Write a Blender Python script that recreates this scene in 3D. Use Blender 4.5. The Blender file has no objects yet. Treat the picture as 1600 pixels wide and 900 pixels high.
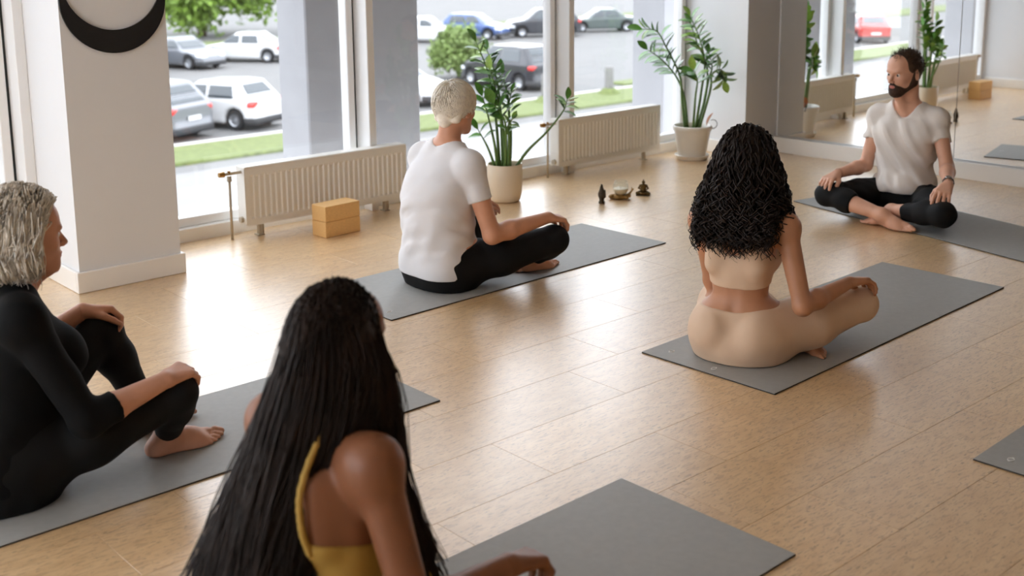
import bpy, bmesh, math, random
import numpy as np
from mathutils import Vector, Matrix

# ------------------------------------------------------------------ camera, world, light, exposure
scene = bpy.context.scene
COL = scene.collection
PITCH, ROLL, CAMH, FPX, CYPX = .1871, -.0097, 1.5876, 1840.2, 255.0
YAW = math.radians(41.529)
cam_data = bpy.data.cameras.new('camera')
cam = bpy.data.objects.new('camera', cam_data)
COL.objects.link(cam)
cam_data.sensor_width = 36.0
cam_data.lens = FPX / 1600 * 36.0
cam_data.shift_y = -(450 - CYPX) / 1600
cam_data.clip_end = 500
_fw = Vector((math.sin(YAW) * math.cos(PITCH), math.cos(YAW) * math.cos(PITCH), -math.sin(PITCH)))
_rt = Vector((math.cos(YAW), -math.sin(YAW), 0))
_up = _rt.cross(_fw)
_cx = math.cos(ROLL) * _rt + math.sin(ROLL) * _up
_cy = -math.sin(ROLL) * _rt + math.cos(ROLL) * _up
cam.matrix_world = Matrix(((_cx.x, _cy.x, -_fw.x, 0), (_cx.y, _cy.y, -_fw.y, 0), (_cx.z, _cy.z, -_fw.z, CAMH), (0, 0, 0, 1)))
cam_data.dof.use_dof = True
cam_data.dof.focus_distance = 4.6
cam_data.dof.aperture_fstop = 2.8
scene.camera = cam

world = bpy.data.worlds.new('overcast_sky'); scene.world = world
world.use_nodes = True
_bg = world.node_tree.nodes['Background']
_bg.inputs[0].default_value = (.90, .955, 1.03, 1)
_bg.inputs[1].default_value = 4.2

vs = scene.view_settings
vs.view_transform = 'Standard'; vs.look = 'None'; vs.exposure = 0.18; vs.gamma = 1.0
vs.use_curve_mapping = False
scene.cycles.use_denoising = True
scene.cycles.max_bounces = 10
scene.cycles.diffuse_bounces = 6
scene.cycles.transparent_max_bounces = 16
scene.cycles.caustics_reflective = False
scene.cycles.caustics_refractive = False

# ------------------------------------------------------------------ materials
def srgb(r, g, b):
    f = lambda c: (c / 255) / 12.92 if c / 255 <= .04045 else (((c / 255) + .055) / 1.055) ** 2.4
    return (f(r), f(g), f(b), 1)

MATS = {}
def mat(name, col, rough=.5, metal=0., var=0., vscale=20., bump=0., bscale=200., spec=.5, coat=0., sheen=0., stretch=None, trans=0., sss=0.):
    if name in MATS: return MATS[name]
    m = bpy.data.materials.new(name); m.use_nodes = True
    nt = m.node_tree; b = nt.nodes['Principled BSDF']
    b.inputs['Base Color'].default_value = col
    b.inputs['Roughness'].default_value = rough
    b.inputs['Metallic'].default_value = metal
    b.inputs['Specular IOR Level'].default_value = spec
    b.inputs['Coat Weight'].default_value = coat
    b.inputs['Sheen Weight'].default_value = sheen
    if trans: b.inputs['Transmission Weight'].default_value = trans
    if sss:
        b.inputs['Subsurface Weight'].default_value = sss
        b.inputs['Subsurface Radius'].default_value = (.02, .008, .004)
    if var or bump:
        tc = nt.nodes.new('ShaderNodeTexCoord')
        src = tc.outputs['Object']
        if stretch:
            mp = nt.nodes.new('ShaderNodeMapping'); mp.inputs['Scale'].default_value = stretch
            nt.links.new(src, mp.inputs[0]); src = mp.outputs[0]
    if var:
        n = nt.nodes.new('ShaderNodeTexNoise'); n.inputs['Scale'].default_value = vscale; n.inputs['Detail'].default_value = 4
        nt.links.new(src, n.inputs['Vector'])
        r = nt.nodes.new('ShaderNodeValToRGB')
        r.color_ramp.elements[0].position = .3; r.color_ramp.elements[1].position = .7
        r.color_ramp.elements[0].color = tuple(c * (1 - var) for c in col[:3]) + (1,)
        r.color_ramp.elements[1].color = tuple(min(1, c * (1 + var)) for c in col[:3]) + (1,)
        nt.links.new(n.outputs['Fac'], r.inputs[0]); nt.links.new(r.outputs[0], b.inputs['Base Color'])
    if bump:
        n2 = nt.nodes.new('ShaderNodeTexNoise'); n2.inputs['Scale'].default_value = bscale; n2.inputs['Detail'].default_value = 3
        nt.links.new(src, n2.inputs['Vector'])
        bp = nt.nodes.new('ShaderNodeBump'); bp.inputs['Strength'].default_value = bump; bp.inputs['Distance'].default_value = .002
        nt.links.new(n2.outputs['Fac'], bp.inputs['Height']); nt.links.new(bp.outputs[0], b.inputs['Normal'])
    MATS[name] = m
    return m

def cork_material():
    m = bpy.data.materials.new('cork'); m.use_nodes = True
    nt = m.node_tree; N = nt.nodes; Lk = nt.links; b = N['Principled BSDF']
    geo = N.new('ShaderNodeNewGeometry'); inf = N.new('ShaderNodeObjectInfo')
    off = N.new('ShaderNodeVectorMath'); off.operation = 'SCALE'; off.inputs[0].default_value = (7.3, 3.1, 0); Lk.new(inf.outputs['Random'], off.inputs['Scale'])
    add = N.new('ShaderNodeVectorMath'); Lk.new(geo.outputs['Position'], add.inputs[0]); Lk.new(off.outputs[0], add.inputs[1])
    def noise(scale, st, detail=3, rough=.55, dist=0.):
        mp = N.new('ShaderNodeMapping'); mp.inputs['Scale'].default_value = st; Lk.new(add.outputs[0], mp.inputs[0])
        n = N.new('ShaderNodeTexNoise'); n.inputs['Scale'].default_value = scale; n.inputs['Detail'].default_value = detail
        n.inputs['Roughness'].default_value = rough; n.inputs['Distortion'].default_value = dist
        Lk.new(mp.outputs[0], n.inputs['Vector']); return n
    def ramp(src, p0, c0, p1, c1):
        r = N.new('ShaderNodeValToRGB'); r.color_ramp.elements[0].position = p0; r.color_ramp.elements[1].position = p1
        r.color_ramp.elements[0].color = c0; r.color_ramp.elements[1].color = c1; Lk.new(src, r.inputs[0]); return r
    base = ramp(noise(9, (1, 3, 1)).outputs['Fac'], .3, srgb(214, 178, 131), .7, srgb(230, 198, 153))
    tone = N.new('ShaderNodeHueSaturation'); Lk.new(base.outputs[0], tone.inputs['Color'])
    mr = N.new('ShaderNodeMapRange'); mr.inputs['To Min'].default_value = .93; mr.inputs['To Max'].default_value = 1.05; Lk.new(inf.outputs['Random'], mr.inputs['Value']); Lk.new(mr.outputs[0], tone.inputs['Value'])
    flick = ramp(noise(38, (1, 4.2, 1), 4, .62, .6).outputs['Fac'], .36, (1, 1, 1, 1), .42, (0, 0, 0, 1))
    fl2 = ramp(noise(22, (1, 5, 1), 3, .5, .3).outputs['Fac'], .36, (.6, .6, .6, 1), .46, (0, 0, 0, 1))
    mx = N.new('ShaderNodeMix'); mx.data_type = 'RGBA'; mx.inputs[7].default_value = srgb(128, 92, 56)
    Lk.new(tone.outputs[0], mx.inputs[6]); 
    mm = N.new('ShaderNodeMath'); mm.operation = 'MULTIPLY'; mm.inputs[1].default_value = .62; Lk.new(flick.outputs[0], mm.inputs[0]); Lk.new(mm.outputs[0], mx.inputs[0])
    mx2 = N.new('ShaderNodeMix'); mx2.data_type = 'RGBA'; mx2.inputs[7].default_value = srgb(182, 146, 104)
    Lk.new(mx.outputs[2], mx2.inputs[6]); Lk.new(fl2.outputs[0], mx2.inputs[0])
    Lk.new(mx2.outputs[2], b.inputs['Base Color'])
    rr = N.new('ShaderNodeMapRange'); rr.inputs['To Min'].default_value = .3; rr.inputs['To Max'].default_value = .4
    Lk.new(noise(3, (1, 1, 1)).outputs['Fac'], rr.inputs['Value']); Lk.new(rr.outputs[0], b.inputs['Roughness'])
    b.inputs['Specular IOR Level'].default_value = .6
    b.inputs['Coat Weight'].default_value = 1.; b.inputs['Coat Roughness'].default_value = .3; b.inputs['Coat IOR'].default_value = 1.6
    bp = N.new('ShaderNodeBump'); bp.inputs['Strength'].default_value = .12; bp.inputs['Distance'].default_value = .001
    Lk.new(noise(60, (1, 3, 1)).outputs['Fac'], bp.inputs['Height']); Lk.new(bp.outputs[0], b.inputs['Normal'])
    return m

def pane_material(name, fac=.07, tint=(1, 1, 1, 1)):
    m = bpy.data.materials.new(name); m.use_nodes = True; nt = m.node_tree; N = nt.nodes
    N.remove(N['Principled BSDF'])
    t = N.new('ShaderNodeBsdfTransparent'); t.inputs[0].default_value = tint
    g = N.new('ShaderNodeBsdfGlossy'); g.inputs['Roughness'].default_value = .0
    lw = N.new('ShaderNodeLayerWeight'); pw = N.new('ShaderNodeMath'); pw.operation = 'POWER'; pw.inputs[1].default_value = 5
    fr = N.new('ShaderNodeMath'); fr.operation = 'MULTIPLY_ADD'; fr.inputs[1].default_value = .96; fr.inputs[2].default_value = .04
    nt.links.new(lw.outputs['Facing'], pw.inputs[0]); nt.links.new(pw.outputs[0], fr.inputs[0])
    mx = N.new('ShaderNodeMixShader'); nt.links.new(fr.outputs[0], mx.inputs[0]); nt.links.new(t.outputs[0], mx.inputs[1]); nt.links.new(g.outputs[0], mx.inputs[2])
    nt.links.new(mx.outputs[0], N['Material Output'].inputs[0])
    return m

# ------------------------------------------------------------------ object helpers
def tag(o, label=None, cat=None, group=None, kind=None):
    if label: o['label'] = label
    if cat: o['category'] = cat
    if group: o['group'] = group
    if kind: o['kind'] = kind
    return o

def link(o, parent=None):
    COL.objects.link(o)
    if parent is not None: o.parent = parent
    return o

def thing(name, loc=(0, 0, 0), rz=0, label=None, cat=None, group=None):
    o = bpy.data.objects.new(name, None); link(o)
    o.empty_display_size = .1
    o.location = loc; o.rotation_euler = (0, 0, rz)
    return tag(o, label, cat, group)

def mesh_obj(name, verts, faces, m=None, parent=None, smooth=False, loc=None):
    me = bpy.data.meshes.new(name); me.from_pydata([tuple(v) for v in verts], [], [tuple(f) for f in faces]); me.update()
    if m is not None: me.materials.append(m)
    if smooth: me.polygons.foreach_set('use_smooth', [True] * len(me.polygons))
    o = bpy.data.objects.new(name, me); link(o, parent)
    if loc: o.location = loc
    return o

def np_mesh(name, V, F, m, parent=None, smooth=True):
    """V (n,3) float, F (m,3 or 4) int arrays"""
    V = np.ascontiguousarray(V, np.float32); F = np.ascontiguousarray(F, np.int32); k = F.shape[1]
    me = bpy.data.meshes.new(name)
    me.vertices.add(len(V)); me.vertices.foreach_set('co', V.ravel())
    me.loops.add(F.size); me.loops.foreach_set('vertex_index', F.ravel())
    me.polygons.add(len(F)); me.polygons.foreach_set('loop_start', np.arange(0, F.size, k, dtype=np.int32))
    me.polygons.foreach_set('loop_total', np.full(len(F), k, np.int32))
    if smooth: me.polygons.foreach_set('use_smooth', np.ones(len(F), bool))
    if m is not None:
        for q in (m if isinstance(m, (list, tuple)) else [m]): me.materials.append(q)
    me.update(calc_edges=True)
    o = bpy.data.objects.new(name, me); link(o, parent)
    return o

class MB:
    """collects simple shapes into one mesh"""
    def __init__(s): s.bm = bmesh.new()
    def box(s, x0, x1, y0, y1, z0, z1, bev=0., M=None, seg=1):
        r = bmesh.ops.create_cube(s.bm, size=1.)
        vs_ = r['verts']
        for v in vs_: v.co = Vector((x0 + (v.co.x + .5) * (x1 - x0), y0 + (v.co.y + .5) * (y1 - y0), z0 + (v.co.z + .5) * (z1 - z0)))
        if bev:
            es = list({e for v in vs_ for e in v.link_edges})
            q = bmesh.ops.bevel(s.bm, geom=es, offset=bev, segments=seg, profile=.5, affect='EDGES')
            vs_ = list({v for f in q['faces'] for v in f.verts} | {v for v in vs_ if v.is_valid})
        if M is not None: bmesh.ops.transform(s.bm, matrix=M, verts=vs_)
        return s
    def cyl(s, a, b, r0, r1=None, n=12, cap=True):
        r1 = r0 if r1 is None else r1
        a, b = Vector(a), Vector(b); d = (b - a)
        q = d.to_track_quat('Z', 'Y').to_matrix()
        ra = [s.bm.verts.new(a + q @ Vector((math.cos(t) * r0, math.sin(t) * r0, 0))) for t in [2 * math.pi * i / n for i in range(n)]]
        rb = [s.bm.verts.new(b + q @ Vector((math.cos(t) * r1, math.sin(t) * r1, 0))) for t in [2 * math.pi * i / n for i in range(n)]]
        for i in range(n): s.bm.faces.new((ra[i], ra[(i + 1) % n], rb[(i + 1) % n], rb[i]))
        if cap: s.bm.faces.new(ra[::-1]); s.bm.faces.new(rb)
        return s
    def lathe(s, prof, n=32, c=(0, 0, 0)):
        rings = []
        for r, z in prof:
            if r < 1e-6: rings.append([s.bm.verts.new((c[0], c[1], c[2] + z))])
            else: rings.append([s.bm.verts.new((c[0] + r * math.cos(2 * math.pi * i / n), c[1] + r * math.sin(2 * math.pi * i / n), c[2] + z)) for i in range(n)])
        for A, B in zip(rings, rings[1:]):
            for i in range(n):
                j = (i + 1) % n
                if len(A) == 1 and len(B) == 1: continue
                if len(A) == 1: s.bm.faces.new((A[0], B[j], B[i]))
                elif len(B) == 1: s.bm.faces.new((A[i], A[j], B[0]))
                else: s.bm.faces.new((A[i], A[j], B[j], B[i]))
        return s
    def tube(s, pts, rad, n=8):
        pts = [Vector(p) for p in pts]; k = len(pts)
        rads = rad if isinstance(rad, (list, tuple)) else [rad] * k
        prev = None; up = Vector((.13, .27, .95))
        for i, p in enumerate(pts):
            d = (pts[min(i + 1, k - 1)] - pts[max(i - 1, 0)]).normalized()
            x = d.cross(up); x = x.normalized() if x.length > 1e-4 else Vector((1, 0, 0)); y = d.cross(x); up = y.cross(d) * -1 if False else up
            ring = [s.bm.verts.new(p + (x * math.cos(t) + y * math.sin(t)) * rads[i]) for t in [2 * math.pi * j / n for j in range(n)]]
            if prev:
                for j in range(n): s.bm.faces.new((prev[j], prev[(j + 1) % n], ring[(j + 1) % n], ring[j]))
            else: s.bm.faces.new(ring[::-1])
            prev = ring
        s.bm.faces.new(prev)
        return s
    def prism(s, pts2, y0, y1):
        """polygon in xz extruded along y"""
        A = [s.bm.verts.new((x, y0, z)) for x, z in pts2]; B = [s.bm.verts.new((x, y1, z)) for x, z in pts2]
        n = len(pts2); s.bm.faces.new(A); s.bm.faces.new(B[::-1])
        for i in range(n): s.bm.faces.new((A[(i + 1) % n], A[i], B[i], B[(i + 1) % n]))
        return s
    def build(s, name, m=None, parent=None, smooth=False, angle=None):
        bmesh.ops.recalc_face_normals(s.bm, faces=s.bm.faces)
        me = bpy.data.meshes.new(name); s.bm.to_mesh(me); s.bm.free()
        if m is not None: me.materials.append(m)
        if smooth: me.polygons.foreach_set('use_smooth', [True] * len(me.polygons))
        if angle: me.set_sharp_from_angle(angle=math.radians(angle))
        o = bpy.data.objects.new(name, me); link(o, parent)
        return o

def clone(o, parent=None):
    c = o.copy(); COL.objects.link(c); c.parent = parent
    return c

# ------------------------------------------------------------------ signed-distance modelling (smooth, continuous surfaces)
def unit(v):
    v = np.asarray(v, float); return v / (np.linalg.norm(v) + 1e-12)

class Field:
    def __init__(s, lo, hi, h):
        s.lo = np.array(lo, np.float32); s.h = h
        s.n = np.ceil((np.array(hi) - s.lo) / h).astype(int) + 1
        s.D = np.full(s.n, .5, np.float32)
        s.ax = [(s.lo[i] + h * np.arange(s.n[i])).astype(np.float32) for i in range(3)]
    def sl(s, lo, hi):
        i0 = np.clip(np.floor((np.asarray(lo) - s.lo) / s.h).astype(int), 0, s.n)
        i1 = np.clip(np.ceil((np.asarray(hi) - s.lo) / s.h).astype(int) + 1, 0, s.n)
        if np.any(i1 <= i0): return None
        S = tuple(slice(a, b) for a, b in zip(i0, i1))
        return S, s.ax[0][S[0]][:, None, None], s.ax[1][S[1]][None, :, None], s.ax[2][S[2]][None, None, :]
    @staticmethod
    def smin(a, b, k):
        h = np.maximum(k - np.abs(a - b), 0) / k
        return np.minimum(a, b) - h * h * (k * .25)
    def put(s, box, fn, k, sub=False):
        r = s.sl(*box)
        if r is None: return
        S, x, y, z = r
        d = fn(x, y, z)
        if sub: s.D[S] = -s.smin(-s.D[S], d, k)
        else: s.D[S] = s.smin(s.D[S], d, k)
    def prim(s, p, off=0.):
        """p: dict(t, k, ...)"""
        k = p.get('k', .02); sub = p.get('sub', False); t = p['t']; m = k + off + .012
        if t == 'c':
            a, b, ra, rb = np.asarray(p['a'], float), np.asarray(p['b'], float), p['ra'] + off, p['rb'] + off
            R_ = max(ra, rb) + m; ab = b - a; L2 = float(ab @ ab) + 1e-12
            cut = p.get('cut')
            def fn(x, y, z):
                px, py, pz = x - a[0], y - a[1], z - a[2]
                tt = np.clip((px * ab[0] + py * ab[1] + pz * ab[2]) / L2, 0, 1)
                d = np.sqrt((px - tt * ab[0]) ** 2 + (py - tt * ab[1]) ** 2 + (pz - tt * ab[2]) ** 2) - (ra + tt * (rb - ra))
                if cut is not None:
                    u = ab / math.sqrt(L2)
                    d = np.maximum(d, (x - b[0]) * u[0] + (y - b[1]) * u[1] + (z - b[2]) * u[2])
                return d
            s.put((np.minimum(a, b) - R_, np.maximum(a, b) + R_), fn, k, sub)
        elif t == 'e':
            c = np.asarray(p['c'], float); r = np.asarray(p['r'], float) + off; M = p.get('R'); R_ = r.max() + m
            def fn(x, y, z):
                px, py, pz = x - c[0], y - c[1], z - c[2]
                if M is not None:
                    px, py, pz = (M[0][0] * px + M[0][1] * py + M[0][2] * pz, M[1][0] * px + M[1][1] * py + M[1][2] * pz, M[2][0] * px + M[2][1] * py + M[2][2] * pz)
                k0 = np.sqrt((px / r[0]) ** 2 + (py / r[1]) ** 2 + (pz / r[2]) ** 2)
                k1 = np.sqrt((px / r[0] ** 2) ** 2 + (py / r[1] ** 2) ** 2 + (pz / r[2] ** 2) ** 2) + 1e-9
                return k0 * (k0 - 1) / k1
            s.put((c - R_, c + R_), fn, k, sub)
        elif t == 'loft':
            K = np.array(p['keys'], float)   # z, f, l, a, b
            z0, z1 = K[0, 0], K[-1, 0]; R_ = K[:, 3:5].max() + m
            lo = np.array([(K[:, 1]).min() - R_, K[:, 2].min() - R_, z0 - m]); hi = np.array([K[:, 1].max() + R_, K[:, 2].max() + R_, z1 + m])
            e = p.get('exp', 2.3)
            def fn(x, y, z):
                zz = z.ravel()
                def ip(c):
                    v = np.interp(zz, K[:, 0], K[:, c])
                    w = max(1, int(.025 / s.h))
                    vp = np.pad(v, w, mode='edge'); ker = np.ones(2 * w + 1) / (2 * w + 1)
                    return np.convolve(vp, ker, 'valid').astype(np.float32)[None, None, :]
                a, b = ip(3) + off, ip(4) + off
                q = (np.abs((x - ip(1)) / a) ** e + np.abs((y - ip(2)) / b) ** e) ** (1 / e)
                d = (q - 1) * np.minimum(a, b)
                return np.maximum(d, np.maximum(z0 - z, z - z1))
            s.put((lo, hi), fn, k, sub)
    def half(s, n, d, k=.006):
        """keep n.p <= d"""
        g = s.ax[0][:, None, None] * n[0] + s.ax[1][None, :, None] * n[1] + s.ax[2][None, None, :] * n[2] - d
        s.D = -s.smin(-s.D, -g.astype(np.float32), k)
    def mesh(s):
        D = s.D; D[0] = D[-1] = .5; D[:, 0] = D[:, -1] = .5; D[:, :, 0] = D[:, :, -1] = .5
        I = D < 0
        c = np.zeros(np.array(D.shape) - 1, np.uint8)
        for i in (0, 1):
            for j in (0, 1):
                for k in (0, 1):
                    c += I[i:I.shape[0] - 1 + i, j:I.shape[1] - 1 + j, k:I.shape[2] - 1 + k]
        act = np.argwhere((c > 0) & (c < 8))
        idx = np.full(c.shape, -1, np.int32); idx[tuple(act.T)] = np.arange(len(act))
        co = [(i, j, k) for i in (0, 1) for j in (0, 1) for k in (0, 1)]
        val = np.stack([D[act[:, 0] + i, act[:, 1] + j, act[:, 2] + k] for i, j, k in co], 1)
        pos = np.zeros((len(act), 3)); cnt = np.zeros(len(act))
        for a in range(8):
            for b in range(a + 1, 8):
                df = [abs(co[a][q] - co[b][q]) for q in range(3)]
                if sum(df) != 1: continue
                va, vb = val[:, a], val[:, b]; m = (va < 0) != (vb < 0)
                t = np.where(m, va / np.where(m, va - vb, 1), 0)
                p = np.array(co[a])[None] + t[:, None] * (np.array(co[b]) - np.array(co[a]))[None]
                pos[m] += p[m]; cnt[m] += 1
        V = s.lo + (act + pos / cnt[:, None]) * s.h
        Fs = []
        for ax in range(3):
            b_, c_ = (ax + 1) % 3, (ax + 2) % 3
            sa = [slice(None)] * 3; sb = [slice(None)] * 3; sa[ax] = slice(0, -1); sb[ax] = slice(1, None)
            A, B = I[tuple(sa)], I[tuple(sb)]
            for flip, msk in ((False, A & ~B), (True, ~A & B)):
                e = np.argwhere(msk)
                e = e[(e[:, b_] > 0) & (e[:, c_] > 0)]
                def cell(db, dc):
                    q = e.copy(); q[:, b_] -= db; q[:, c_] -= dc
                    return idx[q[:, 0], q[:, 1], q[:, 2]]
                quad = np.stack([cell(0, 0), cell(1, 0), cell(1, 1), cell(0, 1)], 1)
                Fs.append(quad[:, ::-1] if flip else quad)
        return V, np.concatenate(Fs)

def strands(paths, r0, r1, sides=3):
    """(N,K,3) polylines -> tapered tubes"""
    P = np.asarray(paths, np.float32); N, K, _ = P.shape
    T = np.gradient(P, axis=1); T /= np.linalg.norm(T, axis=2, keepdims=True) + 1e-9
    ref = np.array([.31, .52, .79]); X = np.cross(T, ref); X /= np.linalg.norm(X, axis=2, keepdims=True) + 1e-9
    Y = np.cross(T, X)
    s_ = np.linspace(0, 1, K); R_ = (r0 + (r1 - r0) * s_ ** 2)[None, :, None]
    rings = np.stack([P + R_ * (X * math.cos(2 * math.pi * i / sides) + Y * math.sin(2 * math.pi * i / sides)) for i in range(sides)], 2)
    V = rings.reshape(-1, 3)
    base = (np.arange(N)[:, None, None] * K + np.arange(K - 1)[None, :, None]) * sides
    i = np.arange(sides)[None, None, :]; j = (i + 1) % sides
    F = np.stack([base + i, base + j, base + sides + j, base + sides + i], -1).reshape(-1, 4)
    return V, F

def catmull(ctrl, K):
    """(N,C,3) control points -> (N,K,3)"""
    Pt = np.asarray(ctrl, float); N, C, _ = Pt.shape
    Q = np.concatenate([2 * Pt[:, :1] - Pt[:, 1:2], Pt, 2 * Pt[:, -1:] - Pt[:, -2:-1]], 1)
    u = np.linspace(0, C - 1 - 1e-6, K); i = u.astype(int); t = (u - i)[None, :, None]
    p0, p1, p2, p3 = Q[:, i], Q[:, i + 1], Q[:, i + 2], Q[:, i + 3]
    return .5 * (2 * p1 + (p2 - p0) * t + (2 * p0 - 5 * p1 + 4 * p2 - p3) * t ** 2 + (3 * p1 - p0 - 3 * p2 + p3) * t ** 3)
# ------------------------------------------------------------------ the room
random.seed(7); np.random.seed(7)
M_WALL = mat('wall_paint', srgb(224, 225, 227), .55, var=.015, vscale=3, bump=.05, bscale=300)
M_CEIL = mat('ceiling_paint', srgb(232, 228, 222), .8, var=.01, vscale=3)
M_BACK = mat('back_wall_paint', srgb(205, 196, 186), .7, var=.02, vscale=3)
M_WHITE = mat('white_gloss_paint', srgb(238, 236, 232), .3, var=.01, vscale=6)
M_FRAME = mat('window_frame_white', srgb(238, 238, 238), .35, var=.01, vscale=9)
M_GASKET = mat('rubber_gasket', srgb(40, 48, 48), .6, var=.1)
M_CORK = cork_material()
M_SEAM = mat('cork_seam', srgb(176, 140, 100), .7, var=.1)
M_PANE = pane_material('window_glass')
XL, XR, YB, YF, ZC = -3.0, 7.34, -3.2, 5.80, 2.9

# floor: slab below, cork planks on top as pieces of it
floor = MB().box(XL, XR + .35, YB, YF + .1, -.25, -.012).build('floor', M_SEAM); tag(floor, kind='structure')
PW, PL = .295, .905
Y0, X0 = 3.0 - PW * 8, 1.39 - PL * 3
rows = []
ybot = Y0
pm = MB().box(.0004, PL - .0004, .0004, PW - .0004, -.0119, 0, bev=.0006).build('plank', M_CORK, floor)
first = True
for r in range(18):
    y = Y0 + r * PW
    xs = X0 + (0 if r % 2 == 0 else -PL * .5) + (.18 if r % 3 == 1 else 0)
    wtrim = min(PW, YF - y)
    if wtrim < .02: continue
    x = xs
    xe = 7.29 + (5.2 - y - PW / 2) * .0253
    while x < xe - .02:
        L = min(PL, xe - x)
        if L < .03: break
        full = abs(L - PL) < 1e-4 and abs(wtrim - PW) < 1e-4
        if full:
            if first: o = pm; first = False
            else: o = clone(pm, floor)
            o.location = (x, y, 0)
        else:
            o = MB().box(.0004, L - .0004, .0004, wtrim - .0004, -.0119, 0, bev=.0006).build('plank', M_CORK, floor); o.location = (x, y, 0)
        x += PL
rest = MB().box(XL, X0 - .5, YB, YF, -.011, -.0004).box(X0 - .5, XR + .1, YB, Y0 - .002, -.011, -.0004).build('plank_field', M_CORK, floor); tag(rest, kind='stuff')

ceiling = MB().box(XL, XR + .35, YB, YF + .2, ZC, ZC + .1).build('ceiling', M_CEIL); tag(ceiling, kind='structure')
tag(MB().box(XL - .1, XL, 5.4, YF + .2, 0, ZC).box(XL - .1, XL, YB - .1, .8, 0, ZC).build('wall_left', M_BACK), kind='structure')
tag(MB().box(XL, XR + .3, YB - .1, YB, 0, ZC).build('wall_back', M_BACK), kind='structure')

# pillars with their skirting
def skirt(mb, x0, x1, y0, y1, h=.1, t=.018):
    prof_h = h
    for (a0, a1, b0, b1) in ((x0 - t, x1 + t, y0 - t, y0), (x0 - t, x0, y0, y1), (x1, x1 + t, y0, y1)):
        mb.box(a0, a1, b0, b1, 0, prof_h, bev=.005, seg=2)
    return mb
PY0 = 5.262
tag(MB().box(1.985, 2.487, PY0, 5.95, 0, ZC).build('wall_pillar', M_WALL), kind='structure')
tag(skirt(MB(), 1.985, 2.487, PY0, 5.80).build('baseboard_pillar', M_WHITE), kind='structure')
tag(MB().box(6.952, XR, PY0, 5.95, 0, ZC).build('wall_corner_pillar', M_WALL), kind='structure')
tag(MB().box(6.934, 6.952, PY0 - .018, 5.80, 0, .1, bev=.005, seg=2).box(6.952, 7.285, PY0 - .018, PY0, 0, .1, bev=.005, seg=2).build('baseboard_corner_pillar', M_WHITE), kind='structure')

# mirror wall (a degree and a half off square): white plinth, mirror sheets above it
MROT = math.radians(1.45)
def mirror_side(o, kind='structure'):
    o.location = (7.332, 5.2, 0); o.rotation_euler = (0, 0, MROT); return tag(o, kind=kind)
mirror_side(MB().box(.008, .11, -8.5, .75, 0, ZC).build('wall_mirror', M_WALL))
mirror_side(MB().box(-.05, .008, -8.5, .06, 0, .115, bev=.004, seg=2).build('baseboard_mirror', M_WHITE))
M_MIRROR = mat('mirror_silver', (.93, .94, .935, 1), .0, 1.0)
ys = [.05, -1.35, -2.85, -4.35, -5.85]
for i, (a, b) in enumerate(zip(ys, ys[1:])):
    mirror_side(MB().box(0, .007, b + .0015, a - .0015, .117, 2.3, bev=.0012).build('wall_mirror_sheet', M_MIRROR))

# window wall, plus left-wall bays added for light: one unit per bay, each with sill rail, frame, gasket, mullion and pane
def window(n, x0, x1, mull=True, left=False):
    root = thing('window_%d' % n, ((x0 + x1) / 2, 5.85, 0)); tag(root, kind='structure')
    if left: root.location = (-3.05, (x0 + x1) / 2, 0); root.rotation_euler = (0, 0, math.pi / 2)
    c = (x0 + x1) / 2
    X0_, X1_ = x0 - c, x1 - c
    MB().box(X0_, X1_, -.06, .10, -.02, .075, bev=.004).build('sill', M_WHITE, root)
    f = MB()
    f.box(X0_, X1_, -.02, .06, .075, .125, bev=.004).box(X0_, X1_, -.02, .06, ZC - .06, ZC, bev=.004)
    f.box(X0_, X0_ + .045, -.02, .06, .125, ZC - .06, bev=.004).box(X1_ - .06, X1_ - .015, -.02, .06, .125, ZC - .06, bev=.004)
    f.build('frame', M_FRAME, root)
    MB().box(X1_ - .015, X1_, -.005, .05, .075, ZC).build('gasket', M_GASKET, root)
    MB().box(X0_ + .04, X1_ - .055, .016, .024, .12, ZC - .055).build('pane', M_PANE, root)
    if mull: MB().box(X1_, X1_ + .05, -.14, .08, 0, ZC, bev=.003).build('mullion', M_FRAME, root)
window(1, 2.487, 3.935); window(2, 3.985, 5.585); window(3, 5.635, 6.952, False)
window(4, .30, 1.935); window(5, -1.35, .25); window(6, -3.0, -1.40)
window(7, 3.1, 5.35, True, True); window(8, .8, 3.05, True, True)  # unseen left-wall bays, added to let more daylight into the room

# stone-clad columns outside the glass
M_COL = mat('grey_render', srgb(148, 148, 151), .8, var=.05, vscale=4, bump=.1, bscale=60)
M_COL2 = mat('grey_panel', srgb(150, 152, 160), .6, var=.05, vscale=3)
def outer_column(x0, x1, y0, y1):
    o = MB().box(x0, x1, y0, y1, -4.1, 3.2, bev=.01).build('wall_outer_column', M_COL); tag(o, kind='structure')
outer_column(4.01, 4.91, 6.5, 6.85); outer_column(7.45, 8.3, 6.5, 6.85); outer_column(.6, 1.3, 6.5, 6.85)

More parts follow.
